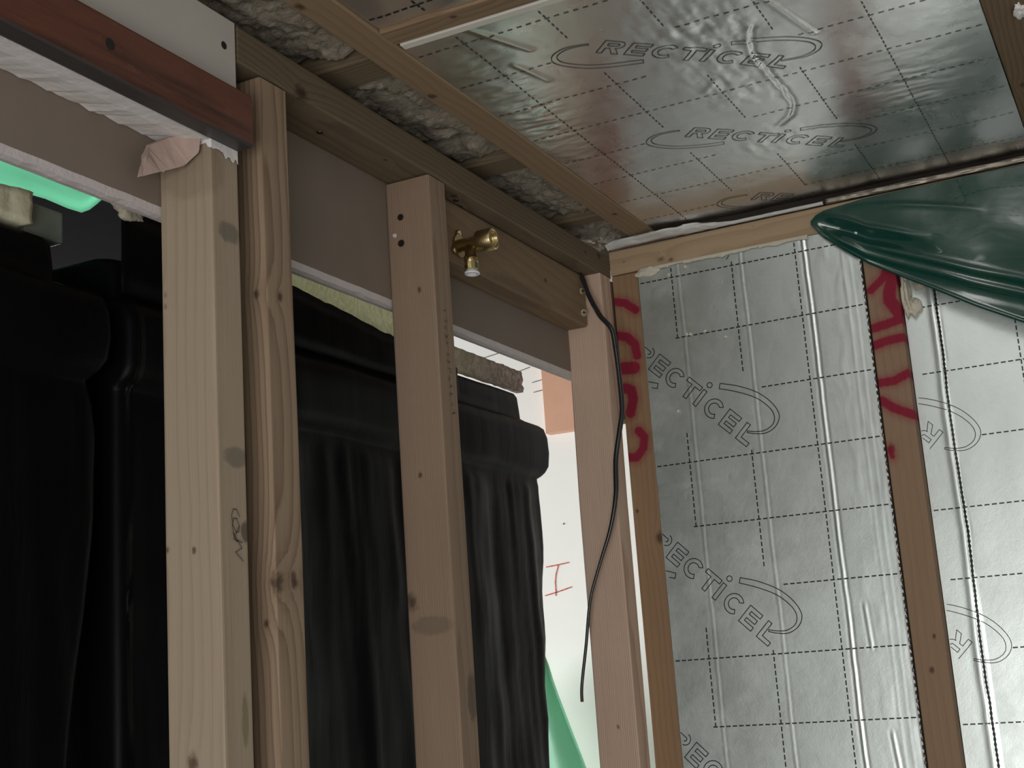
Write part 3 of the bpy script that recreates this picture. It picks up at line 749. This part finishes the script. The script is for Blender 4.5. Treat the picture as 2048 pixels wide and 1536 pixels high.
def wool(y0, y1, x0, x1, zb, seed, label):
    nx, ny = int((x1-x0)/0.0035), int((y1-y0)/0.0035); V, F = [], []
    for j in range(ny+1):
        for i in range(nx+1):
            u, v = i/nx, j/ny; x, y = x0+(x1-x0)*u, y0+(y1-y0)*v
            e = min(1, min(v, 1-v)*(y1-y0)/0.012); e = math.sqrt(max(0, e))
            n = fbm(x*26+seed, y*17, seed*1.7, 4)
            n2 = abs(fbm(x*90+seed, y*60+x*70, 3.3, 4))
            z = zb+0.030*(1-e)-0.010*e*(n+0.2)+0.007*n2
            V.append((x+0.004*fbm(y*50, x*50, seed, 2), y+0.005*fbm(x*50, y*50, seed+5, 2), max(FOILZ+0.0005 if x > 0.0 else zb-0.018, z)))
    for j in range(ny):
        for i in range(nx):
            a = j*(nx+1)+i; F.append((a, a+nx+1, a+nx+2, a+1))
    b = len(V)
    V += [(x0, y0, 2.36), (x1, y0, 2.36), (x1, y1, 2.36), (x0, y1, 2.36)]
    rowi = nx+1
    F.append((b, b+1, b+2, b+3))
    F.append(tuple([b, ]+[i for i in range(nx+1)]+[b+1])); F.append(tuple([b+3]+[ny*rowi+i for i in range(nx+1)]+[b+2])[::-1])
    F.append(tuple([b]+[j*rowi for j in range(ny+1)]+[b+3])[::-1]); F.append(tuple([b+1]+[j*rowi+nx for j in range(ny+1)]+[b+2]))
    org = Vector(((x0+x1)/2, (y0+y1)/2, zb)); V = [tuple(Vector(v)-org) for v in V]
    o = obj('mineral_wool', V, F, M['wool'], loc=org, smooth=True, label=label, cat='insulation', group='mineral wool tufts along the ceiling edge')
    return o
segs = [(-1.35, -0.785, 'long matted piece of mineral wool above the painted board'), (-0.727, -0.507, 'tangled mineral wool tuft above the second stud gap'), (-0.495, -0.425, 'small mineral wool tuft in the middle of the ceiling edge'),
        (-0.372, -0.130, 'frayed mineral wool piece above the brass fitting'), (-0.095, 0.080, 'last dark mineral wool tuft next to the foil wall')]
for i, (a, b, lb) in enumerate(segs): wool(a, b, -0.062, 0.0415, 2.292, i*3.7+1, lb)
for i, (a, b) in enumerate(((-0.783, -0.729), (-0.423, -0.374), (-0.128, -0.097))):
    timber('packing_batten', -0.062, 0.0415, a, b, 2.2835, 2.32, 0, ('flat packing batten crossing the mineral wool above the second stud', 'flat packing batten crossing the mineral wool above the third stud', 'flat packing batten crossing the mineral wool near the corner')[i], 'batten',
        light=(0.26, 0.20, 0.125), dark=(0.15, 0.105, 0.06), seed=15+i, group='packing battens across the mineral wool')
slab('dark_gap_filler', -0.062, 2.59, 0.088, 0.103, 2.2645, 2.428, M['deck'], **STR)  # dark slab added so the gap above the wall plate stays black
timber('packing_block', -0.062, -0.002, 0.004, 0.050, 1.985, 2.215, 2, 'dark packing block wedged behind the corner stud', 'block', light=(0.26, 0.19, 0.12), seed=31)
slab('trim_1', -1.9, -0.305, -3.39, 0.60, 2.38, 2.42, plain('shade_black', (0.010, 0.010, 0.011), 1.0, spec=0.0), **STR)  # shade put into the colour: ceiling beyond the studs blackened to stay dark

# ------------------------------------------------------------------ membrane, tape and foam along the wall plate
def strip(name, pts, prof, mat, parent=None, **kw):
    V, F = [], []
    n = len(prof(0, 0))
    for i, x in enumerate(pts):
        V += prof(i, x)
    for i in range(len(pts)-1):
        for k in range(n-1): F.append((i*n+k, i*n+k+1, (i+1)*n+k+1, (i+1)*n+k))
    org = Vector(V[0]); V = [tuple(Vector(v)-org) for v in V]
    o = obj(name, V, F, mat, parent, smooth=True, loc=org, **kw)
    md = o.modifiers.new('thickness', 'SOLIDIFY'); md.thickness = 0.0008
    return o
def memprof(i, x):
    f = fbm(x*22, 1, 0, 3); g = fbm(x*30, 6, 0, 3)
    b = max(0.0, 1-abs(x-0.085)/0.13)
    out = []
    for k in range(9):
        t = k/8
        z = 2.2650+(0.0045+0.0075*min(1, b*2.2))*t
        y = -0.0035-0.004*math.sin(math.pi*t)*(1+0.6*f)-b*0.007*math.sin(math.pi*min(1, t*1.1))*(1+f)-0.0022*math.sin(t*11+g*5)*(0.4+b)
        y -= b*0.026*t
        out.append((x, y, z-b*0.003*t*(1+g)))
    return out
strip('membrane_strip', [0.001+i*0.003 for i in range(120)], memprof, M['membrane'], label='crumpled white membrane strip squeezed above the wall plate', cat='membrane')
def tapeprof(i, x):
    f = fbm(x*40, 2, 0, 3)
    return [(x, -0.003-0.003*math.sin(math.pi*k/6)*(1+0.8*f)-0.0012*math.sin(k*2.2+x*80), 2.2648+0.0085*k/6) for k in range(7)]
strip('foil_tape', [0.362+i*0.004 for i in range(160)], tapeprof, M['tape'], label='crinkled silver tape between foil ceiling and green sheet', cat='tape')
def blob(name, c, r, seed, label, mat='foam', cat='foam', sc=40, amp=0.35, group=None):
    bm = bmesh.new(); bmesh.ops.create_icosphere(bm, subdivisions=4, radius=1)
    for v in bm.verts:
        n = fbm(v.co.x*1.3+seed, v.co.y*1.3, v.co.z*1.3, 4)
        v.co *= 1+amp*n
        v.co = Vector((v.co.x*r[0], v.co.y*r[1], v.co.z*r[2]))
    return from_bm(name, bm, M[mat], None, c, smooth=True, label=label, category=cat, group=group)
blob('foam_blob', (0.064, -0.003, 2.2165), (0.020, 0.006, 0.0085), 2, 'pale foam blob where the corner wall stud meets the wall plate')
blob('foam_blob', (0.458, 0.020, 2.112), (0.006, 0.012, 0.032), 5, 'pale foam drip beside the red barred stud, upper part', amp=0.5)
blob('foam_blob', (0.466, 0.021, 2.088), (0.011, 0.009, 0.012), 8, 'rounded foam lump at the foot of the foam drip', amp=0.4)
blob('foam_blob', (0.478, 0.024, 2.120), (0.008, 0.004, 0.008), 11, 'small dirty foam spot on the bright foil board', mat='foam_dirty')
# ragged foam bead under the wall plate
V, F = [], []; n = 120
for i in range(n+1):
    x = 0.066+0.262*i/n; d = 0.0025+0.0045*abs(fbm(x*45, 2.5, 0, 4)); 
    if 0.10 < x < 0.125 or 0.235 < x < 0.25: d *= 0.3
    V += [(x, -0.0030, 2.2235), (x, -0.0050, 2.2225-d*0.5), (x, -0.0012, 2.2215-d)]
for i in range(n): F += [(3*i, 3*i+1, 3*i+4, 3*i+3), (3*i+1, 3*i+2, 3*i+5, 3*i+4)]
obj('foam_bead', V, F, M['foam'], smooth=True, label='thin ragged foam bead between wall plate and foil board', cat='foam')
random.seed(12)
CR = ('on the upper left crease, left of a pair', 'on the upper left crease, right of a pair', 'alone between two dashed columns', 'sitting on the dashed row right of the pair', 'just under the wall plate, right of the first column', 'on the first dashed column near the wall plate', 'beside the letter T of the upper print')
for i, (x, z) in enumerate(((0.120, 2.103), (0.126, 2.102), (0.150, 2.103), (0.182, 2.088), (0.128, 2.213), (0.10, 2.205), (0.093, 1.983))):
    blob('foam_crumb', (x, -0.0015, z), (0.0028, 0.0018, 0.0028), i*1.9, 'tiny pale foam crumb '+CR[i], amp=0.3, group='foam crumbs on the foil wall board', cat='foam crumb')
blob('plaster_splash', (0.699, -0.480, FOILZ-0.001), (0.007, 0.016, 0.004), 41, 'white plaster splash on the dark joist at the top right', mat='white_plaster', amp=0.9, cat='plaster')

# ------------------------------------------------------------------ green polythene sheet
TOP = [(0.336, 2.242), (0.345, 2.250), (0.358, 2.2545), (0.419, 2.260), (0.514, 2.2605), (0.70, 2.2605), (1.2, 2.2605)]
BOT = [(0.336, 2.236), (0.345, 2.222), (0.353, 2.212), (0.380, 2.186), (0.414, 2.158), (0.494, 2.105), (0.557, 2.063), (0.618, 2.027), (0.678, 1.985), (0.9, 1.86), (1.2, 1.74)]
def sheet_pt(x, t):
    zt, zb = interp(TOP, x), interp(BOT, x)
    z = zt+(zb-zt)*t; s = min(1.0, (x-0.336)/0.35); g = max(0.0, min(1, (x-0.336)/0.04))
    L = max(0.03, zt-zb)
    y = -0.006-0.016*s**0.8*math.sin(math.pi*t) - 0.014*s*t
    # pleats that run out of the gathered corner: pl(centre, half width in metres, height)
    def pl(t0, w, a): return a*math.exp(-((t-t0)*L/w)**2)
    f1 = max(0.0, 1-(abs(x-0.405)/0.11)**2)**1.4
    c1 = interp([(0.336, 0.10), (0.352, 0.20), (0.42, 0.45), (0.48, 0.50), (0.6, 0.52)], x)
    y -= g*f1*(pl(c1, 0.0055, 0.0050) - pl(c1+0.014/L, 0.010, 0.0100))
    f2 = min(1, max(0, (x-0.385)/0.05))
    y -= f2*(pl(0.725, 0.0070, 0.0042) - pl(0.725+0.015/L, 0.009, 0.0020))
    c3 = interp([(0.336, 0.55), (0.37, 0.80), (0.41, 0.86), (0.52, 0.82), (0.7, 0.80)], x)
    y -= g*(pl(c3, 0.0065, 0.0042) - pl(c3+0.015/L, 0.009, 0.0020))
    f4 = max(0, 1-(abs(x-0.49)/0.10)**2)
    y -= f4*pl(0.11+0.9*(x-0.41), 0.005, 0.0024)
    y -= pl(1.0-0.003/L, 0.0035, 0.0022)
    y += 0.0045*fbm(x*8, t*1.7, 1.0, 2)*s
    return (x, y, z)
nx, nt = 200, 230; V, F = [], []
for i in range(nx+1):
    x = 0.336+0.66*(i/nx)**1.25
    for k in range(nt+1): V.append(sheet_pt(x, k/nt))
for i in range(nx):
    for k in range(nt):
        a = i*(nt+1)+k; F.append((a, a+1, a+nt+2, a+nt+1))
org = Vector((0.336, -0.006, 2.24)); V = [tuple(Vector(v)-org) for v in V]
gs = obj('green_sheet', V, F, M['green'], smooth=True, loc=org, label='dark green polythene sheet gathered at one corner and hanging in folds', cat='plastic sheet')
md = gs.modifiers.new('thickness', 'SOLIDIFY'); md.thickness = 0.0004

# ------------------------------------------------------------------ brass wall plate elbow
FX, FY, FZ = -0.0245, -0.479, 2.154                      # where its flange sits on the noggin
fit = empty('pipe_fitting', (FX, FY, FZ), label='brass wall elbow fitting with white collar screwed to the noggin', cat='pipe fitting')
fit.scale = (0.90, 1.05, 1.05)
def bolt_flange():
    bm = bmesh.new()
    pts = []
    for k in range(48):
        a = 2*math.pi*k/48; r = 0.0145+0.0075*max(0, math.cos(3*(a-math.pi/2)))**2
        pts.append((r*math.cos(a), r*math.sin(a)))
    top = [bm.verts.new((0.0035, y, z)) for y, z in pts]; bot = [bm.verts.new((0, y, z)) for y, z in pts]
    bm.faces.new(top); bm.faces.new(bot[::-1])
    for k in range(48): bm.faces.new((bot[k], bot[(k+1) % 48], top[(k+1) % 48], top[k]))
    return bm
from_bm('back_flange', bolt_flange(), M['brass'], fit)
for k in range(3):
    a = math.pi/2+2*math.pi*k/3
    V, F = lathe([(0.0001, 0.0030), (0.0030, 0.0030), (0.0030, 0.0048), (0.0022, 0.0056), (0.0001, 0.0056)], 12, 'x')
    obj('flange_screw', V, F, M['screw'], fit, smooth=True).location = (0, 0.0185*math.cos(a), 0.0185*math.sin(a))
V, F = lathe([(0.0001, 0.003), (0.0085, 0.003), (0.0085, 0.030), (0.0095, 0.031), (0.0135, 0.034), (0.0140, 0.036), (0.0140, 0.0585), (0.0132, 0.0600), (0.0106, 0.0600), (0.0098, 0.0580), (0.0100, 0.044), (0.0001, 0.042)], 32, 'x')
obj('female_socket', V, F, M['brass'], fit, smooth=True)
for k in range(3):   # thread turns inside the socket
    pts = [(0.047+0.0035*k, 0.0098*math.cos(2*math.pi*i/24), 0.0098*math.sin(2*math.pi*i/24)) for i in range(25)]
    obj('thread_turn', *tube_data(pts, 0.0006, 6), M['brass_bright'], fit, smooth=True)
V, F = lathe([(0.0001, 0.002), (0.0082, 0.0), (0.0082, -0.016), (0.0088, -0.0168), (0.0100, -0.0172), (0.0100, -0.027), (0.0096, -0.0275), (0.0001, -0.0275)], 28)
dn = obj('down_branch', V, F, M['brass'], fit, smooth=True); dn.location = (0.020, 0, -0.003); dn.scale = (1, 1, 0.82)
V, F = lathe([(0.0097, -0.0272), (0.0102, -0.0276), (0.0102, -0.0375), (0.0090, -0.0385), (0.0001, -0.0385)], 12)
obj('hex_collar', V, F, M['brass_bright'], dn)
V, F = lathe([(0.0001, -0.036), (0.0080, -0.0365), (0.0080, -0.0410), (0.0108, -0.0418), (0.0110, -0.0440), (0.0104, -0.0452), (0.0075, -0.0452), (0.0070, -0.040), (0.0001, -0.039)], 28)
obj('white_collar', V, F, M['white_plastic'], dn, smooth=True)

# ------------------------------------------------------------------ hanging cable
cp = [(-0.040, -0.066, 2.235), (-0.026, -0.068, 2.214), (-0.020, -0.070, 2.203), (-0.011, -0.075, 2.176), (0.007, -0.080, 2.138), (0.025, -0.081, 2.112), (0.029, -0.081, 2.080), (0.031, -0.081, 2.032), (0.031, -0.081, 1.984), (0.024, -0.081, 1.952),
      (0.013, -0.080, 1.907), (0.008, -0.080, 1.853), (-0.006, -0.080, 1.802), (-0.028, -0.080, 1.751), (-0.048, -0.080, 1.700), (-0.061, -0.080, 1.633), (-0.073, -0.080, 1.575), (-0.075, -0.080, 1.550)]
pts = catmull(cp, 7); org = pts[0].copy()
n = len(pts)
rad = [0.0040 if i < n*0.62 else 0.0040-0.0016*min(1, (i-n*0.62)/(n*0.14)) for i in range(n)]
cab = empty('cable', org, label='thin black cable hanging in front of the corner stud', cat='cable')
obj('sheath', *tube_data([p-org for p in pts], rad, 12), M['cable'], cab, smooth=True)
obj('copper_end', *tube_data([pts[-1]-org, pts[-1]-org+Vector((0, 0, -0.0018))], 0.0012, 8), M['copper'], cab)

# ------------------------------------------------------------------ beyond the studs: black plastic tanks, foam, far wall
def tank(name, ya, sil, xf, xb_, label, seed):
    """rounded rectangular tank; sil [(z, inset of front, right end y)]"""
    V, F = [], []; N = 0
    for (z, fx, yb) in sil:
        ring = []
        x1, x0, y0, y1 = fx, xb_, ya, yb
        r = 0.014
        m = 130
        for i in range(m+1):                                   # front face, left to right
            y = y0+r+(y1-y0-2*r)*i/m; ring.append([x1, y, 1])
        for k in range(1, 9):
            a = math.pi/2*k/8; ring.append([x1-r+r*math.cos(a), y1-r+r*math.sin(a), 1])
        for i in range(1, 9): ring.append([x1-r-(x1-x0-2*r)*i/8, y1, 0.5])
        for k in range(1, 5):
            a = math.pi/2*k/4; ring.append([x0+r-r*math.sin(a), y1-r+r*math.cos(a), 0])
        for i in range(1, 9): ring.append([x0, y1-r-(y1-y0-2*r)*i/8, 0])
        for k in range(1, 5):
            a = math.pi/2*k/4; ring.append([x0+r-r*math.cos(a), y0+r-r*math.sin(a), 0])
        for i in range(1, 9): ring.append([x0+r+(x1-x0-2*r)*i/8, y0, 0])
        for k in range(1, 5):
            a = math.pi/2*k/4; ring.append([x1-r+r*math.sin(a), y0+r-r*math.cos(a), 0])
        N = len(ring)
        body = 1 if z < 1.90 else 0.12
        for (x, y, w) in ring:
            fold = 0.005*fbm(y*15+seed+z*0.5, z*0.9, seed, 3)+0.003*abs(fbm(y*34+seed+z*1.1, z*1.2, seed+3, 2))
            fold += 0.0035*fbm(y*7, z*10, seed+9, 3)
            V.append((x+w*body*fold, y+w*body*0.003*fbm(y*20, z*8, seed, 2), z+0.003*fbm(y*5, 0, seed, 2)*(1 if z > 1.85 else 0)))
    L = len(sil)
    for j in range(L-1):
        for k in range(N): F.append((j*N+k, j*N+(k+1) % N, (j+1)*N+(k+1) % N, (j+1)*N+k))
    F.append(tuple(range(N))[::-1]); F.append(tuple((L-1)*N+k for k in range(N)))
    org = Vector(((xf+xb_)/2, (ya+sil[0][2])/2, 0)); V = [tuple(Vector(v)-org) for v in V]
    return obj(name, V, F, M['black_plastic'], loc=org, smooth=True, label=label, cat='tank')
def silh(xf, ye):
    end = [(0.0, -0.16), (1.20, -0.093), (1.45, -0.064), (1.63, -0.042), (1.79, -0.019), (1.864, -0.017), (1.890, -0.020), (1.908, -0.027)]
    rows = []
    for z in [0.0, 0.3, 0.6, 0.9, 1.1, 1.2, 1.3]+[1.35+0.025*i for i in range(20)]+[1.850, 1.865, 1.878, 1.890, 1.900, 1.907]:
        rows.append((z, xf-0.018-0.004*max(0, 1.4-z), ye+0.012+interp(end, z)))
    rows += [(1.912, xf-0.017, ye-0.017), (1.916, xf-0.010, ye-0.014), (1.922, xf-0.004, ye-0.010),
             (1.932, xf, ye-0.004), (1.955, xf+0.001, ye), (1.980, xf, ye-0.001), (1.995, xf-0.003, ye-0.006), (2.000, xf-0.008, ye-0.014), (2.003, xf-0.016, ye-0.040), (2.008, xf-0.022, ye-0.055),
             (2.025, xf-0.023, ye-0.056), (2.044, xf-0.024, ye-0.058), (2.050, xf-0.027, ye-0.062), (2.053, xf-0.036, ye-0.070)]
    return rows
TX = -0.155
tank('plastic_tank', -0.955, silh(TX, 0.053), TX, -0.72, 'glossy black plastic tank with a raised rim behind the brass fitting', 2.0)
tank('plastic_tank', -2.10, silh(TX, -0.976), TX, -0.72, 'black plastic tank with a raised rim behind the leftmost opening', 7.0)
def foam_strip(name, y0, y1, zt, zb, x, label, mat, seed, th=0.05):
    n = 90; V, F = [], []; k = 8
    for i in range(n+1):
        y = y0+(y1-y0)*i/n; t = i/n
        e = 0.003*abs(fbm(y*30+seed, 1, 0, 4))
        T, B = zt(y), zb(y)+e
        f = 0.004*fbm(y*70+seed, 5, 0, 3)
        for q in range(6):
            h = q/5; V.append((x+f*math.sin(math.pi*h)+0.003*fbm(y*60+h*6, h*3+seed, 2, 3), y, B+(T-B)*h))
        V.append((x-th, y, T)); V.append((x-th, y, B))
    for i in range(n):
        a, b = i*k, (i+1)*k
        for q in range(k): F.append((a+q, b+q, b+(q+1) % k, a+(q+1) % k))
    F.append(tuple(range(k))); F.append(tuple(n*k+q for q in range(k))[::-1])
    org = Vector((x, (y0+y1)/2, zb(y0))); V = [tuple(Vector(v)-org) for v in V]
    return obj(name, V, F, mat, loc=org, smooth=True, label=label, cat='foam')
def streaky():
    t = NT('scuffed_film'); c = t.obj(); s = t.sep(c)
    n = t.noise(t.comb(s[0], s[1], t.m('MULTIPLY', s[2], 0.8)), 55, 5, 0.7, 2.5); b = t.step(s[1], -0.05, 0.42)
    col = t.mix(t.step(n, 0.35, 0.65), t.mix(b, (0.88, 0.88, 0.68), (0.62, 0.52, 0.47)), t.mix(b, (0.66, 0.67, 0.50), (0.24, 0.20, 0.19)))
    t.set(Base_Color=col, Roughness=0.4, Normal=t.bump(n, 0.6, 0.003))
    tl = t.n('ShaderNodeBsdfTranslucent'); t.put(tl.inputs[0], col); mx = t.n('ShaderNodeMixShader'); mx.inputs[0].default_value = 0.65
    t.t.links.new(t.bsdf.outputs[0], mx.inputs[1]); t.t.links.new(tl.outputs[0], mx.inputs[2]); t.t.links.new(mx.outputs[0], t.out.inputs[0]); return t.mat
M['scuffed'] = streaky()
foam_strip('foam_capping', -0.80, 0.014, lambda y: 2.128 if y < -0.40 else 2.128-0.034*min(1, (y+0.40)/0.18)-0.004*(y+0.2), lambda y: 2.0575,
           TX-0.0255, 'scuffed pale foam capping on the tank behind the brass fitting', M['scuffed'], 3, 0.012)
foam_strip('foam_capping', -1.60, -1.062, lambda y: 2.088+0.003*math.sin(y*40), lambda y: 2.0575, TX-0.0255, 'cream foam capping on the tank at the far left', M['cream_foam'], 9)
blob('foam_offcut', (-0.090, -1.028, 2.0605), (0.007, 0.020, 0.0085), 21, 'small crumpled pale foam offcut under the plasterboard edge left of the pale stud', mat='foam_dirty', amp=0.5)
# black film lapped over the capping, and a black sheet hung behind the tanks
V, F = [], []
for i in range(61):
    y = -0.95+0.72*i/60; zt_ = 2.0565+0.085*max(0, -0.25-y)+0.003*fbm(y*26, 3, 0, 4)
    for k in range(5): V.append((TX-0.0165+0.0015*fbm(y*20, k*0.7, 2, 2), y, 2.012+(zt_-2.012)*k/4))
for i in range(60):
    for k in range(4): F.append((i*5+k, i*5+k+5, i*5+k+6, i*5+k+1))
org = Vector((TX-0.017, -0.6, 2.03)); bf = obj('black_film', [tuple(Vector(v)-org) for v in V], F, M['black_plastic'], loc=org, smooth=True, label='black film lapped up over the pale foam capping between the studs', cat='film')
bf.modifiers.new('thickness', 'SOLIDIFY').thickness = 0.0008
gsheet = slab('grey_film_strip', TX-0.07, TX-0.04, -1.060, -1.008, 2.0545, 2.088, plain('grey_green_film', (0.16, 0.19, 0.16), 0.3, var=0.4), bev=0.003, label='grey green film strip at the end of the cream foam', cat='film')
def mint():
    P = [(-1.35, 2.27, 2.180), (-0.903, 2.27, 2.199), (-0.86, 2.27, 2.2035), (-0.825, 2.27, 2.2055), (-0.79, 2.27, 2.203), (-0.768, 2.27, 2.2035), (-0.755, 2.27, 2.211), (-0.742, 2.27, 2.223), (-0.715, 2.27, 2.250)]
    V, F = [], []
    for i, (y, a, b) in enumerate(P):
        for k in range(9): V.append((-0.40+0.008*math.sin(k*0.8+y*9), y, a+(b-a)*k/8))
    for i in range(len(P)-1):
        for k in range(8): F.append((i*9+k, i*9+k+1, i*9+k+10, i*9+k+9))
    org = Vector((-0.40, -1.0, 2.23)); V = [tuple(Vector(v)-org) for v in V]
    o = obj('mint_sheet', V, F, M['green_far'], smooth=True, loc=org, label='backlit mint green sheet glowing above the cream foam at far left', cat='plastic sheet')
    o.modifiers.new('thickness', 'SOLIDIFY').thickness = 0.0006
    return o
mint()
# far wall: raw board, red mark, green sheet
slab('raw_board', -0.403, -0.13, 0.575, 0.5995, 2.090, 2.375, M['salmon'], bev=0.001, label='bare pinkish board on the bright wall beyond the corner stud', cat='board')
ink = Ink(lambda p, q: (p, 0.5990, q))
H_ = [[(-0.436, 1.812), (-0.410, 1.814), (-0.384, 1.8165)], [(-0.408, 1.813), (-0.415, 1.795), (-0.418, 1.779), (-0.418, 1.762), (-0.419, 1.751)], [(-0.443, 1.753), (-0.415, 1.758), (-0.382, 1.7655)]]
for L in H_:
    for a, b in zip(L, L[1:]): ink.stroke(a, b, 0.0022, 0.01)
mk = obj('marker_letter', [tuple(Vector(v)-Vector(wf.location)) for v in ink.V], ink.F, M['red_marker'], wf)
ink = Ink(lambda p, q: (p, 0.5990, q))
for a, b in (((-0.56, 2.284), (-0.485, 2.293)), ((-0.48, 2.238), (-0.44, 2.246)), ((-0.437, 2.211), (-0.405, 2.2145)), ((-0.435, 2.189), (-0.405, 2.1915)), ((-0.389, 1.898), (-0.3875, 1.8985))):
    ink.stroke(a, b, 0.0016 if b[0]-a[0] > 0.01 else 0.003, 0.01)
obj('pencil_line', [tuple(Vector(v)-Vector(wf.location)) for v in ink.V], ink.F, M['pencil'], wf)
V, F = [], []
edge = [(-0.36, 1.72), (-0.407, 1.63), (-0.39, 1.57), (-0.326, 1.409), (-0.25, 1.20), (-0.18, 0.95)]
for i in range(30):
    z = 1.64-0.03*i
    xr = interp([(-1.78, -0.47), (-1.63, -0.407), (-1.57, -0.390), (-1.409, -0.326), (-1.2, -0.25), (-0.9, -0.15)], -z)
    for k in range(12):
        t = k/11*min(1, (i+0.5)/3); V.append((xr-0.14*t*t-0.03*t, 0.50+0.012*math.sin(k*1.1+z*12)-0.010*math.exp(-t*9), z))
for i in range(29):
    for k in range(11):
        a = i*12+k; F.append((a, a+1, a+13, a+12))
org = Vector((-0.5, 0.5, 1.3)); V = [tuple(Vector(v)-org) for v in V]
gf = obj('far_green_sheet', V, F, M['green_wall'], smooth=True, loc=org, label='pale green polythene sheet hanging in front of the bright far wall', cat='plastic sheet')
gf.modifiers.new('thickness', 'SOLIDIFY').thickness = 0.0005

# pencil scribbles and mill stamp on the studs
def scribble(parent, plane, strokes, w):
    ink = Ink(plane)
    for L in strokes:
        for a, b in zip(L, L[1:]): ink.stroke(a, b, w, 0.02)
    obj('pencil_scribble', [tuple(Vector(v)-parent.location) for v in ink.V], ink.F, M['pencil'], parent)
onx = lambda p, q: (0.0014, p, q)
random.seed(5)
L = [[(-0.993+0.006*math.cos(a*0.9+0.3)*(1-a*0.02), 1.757+0.009*math.sin(a*0.9)-a*0.0012) for a in range(14)], [(-0.997, 1.742), (-0.985, 1.728), (-0.994, 1.724), (-0.983, 1.716)], [(-0.988, 1.748), (-0.996, 1.736), (-0.984, 1.733)]]
scribble(studA, onx, L, 0.0009)
L = []
for k in range(13):
    z = 2.040-0.0105*k; yy = -0.574+0.0006*k
    L.append([(yy+random.uniform(-0.004, 0.004), z+random.uniform(-0.003, 0.003)) for _ in range(4)])
scribble(stud3, onx, L, 0.0008)
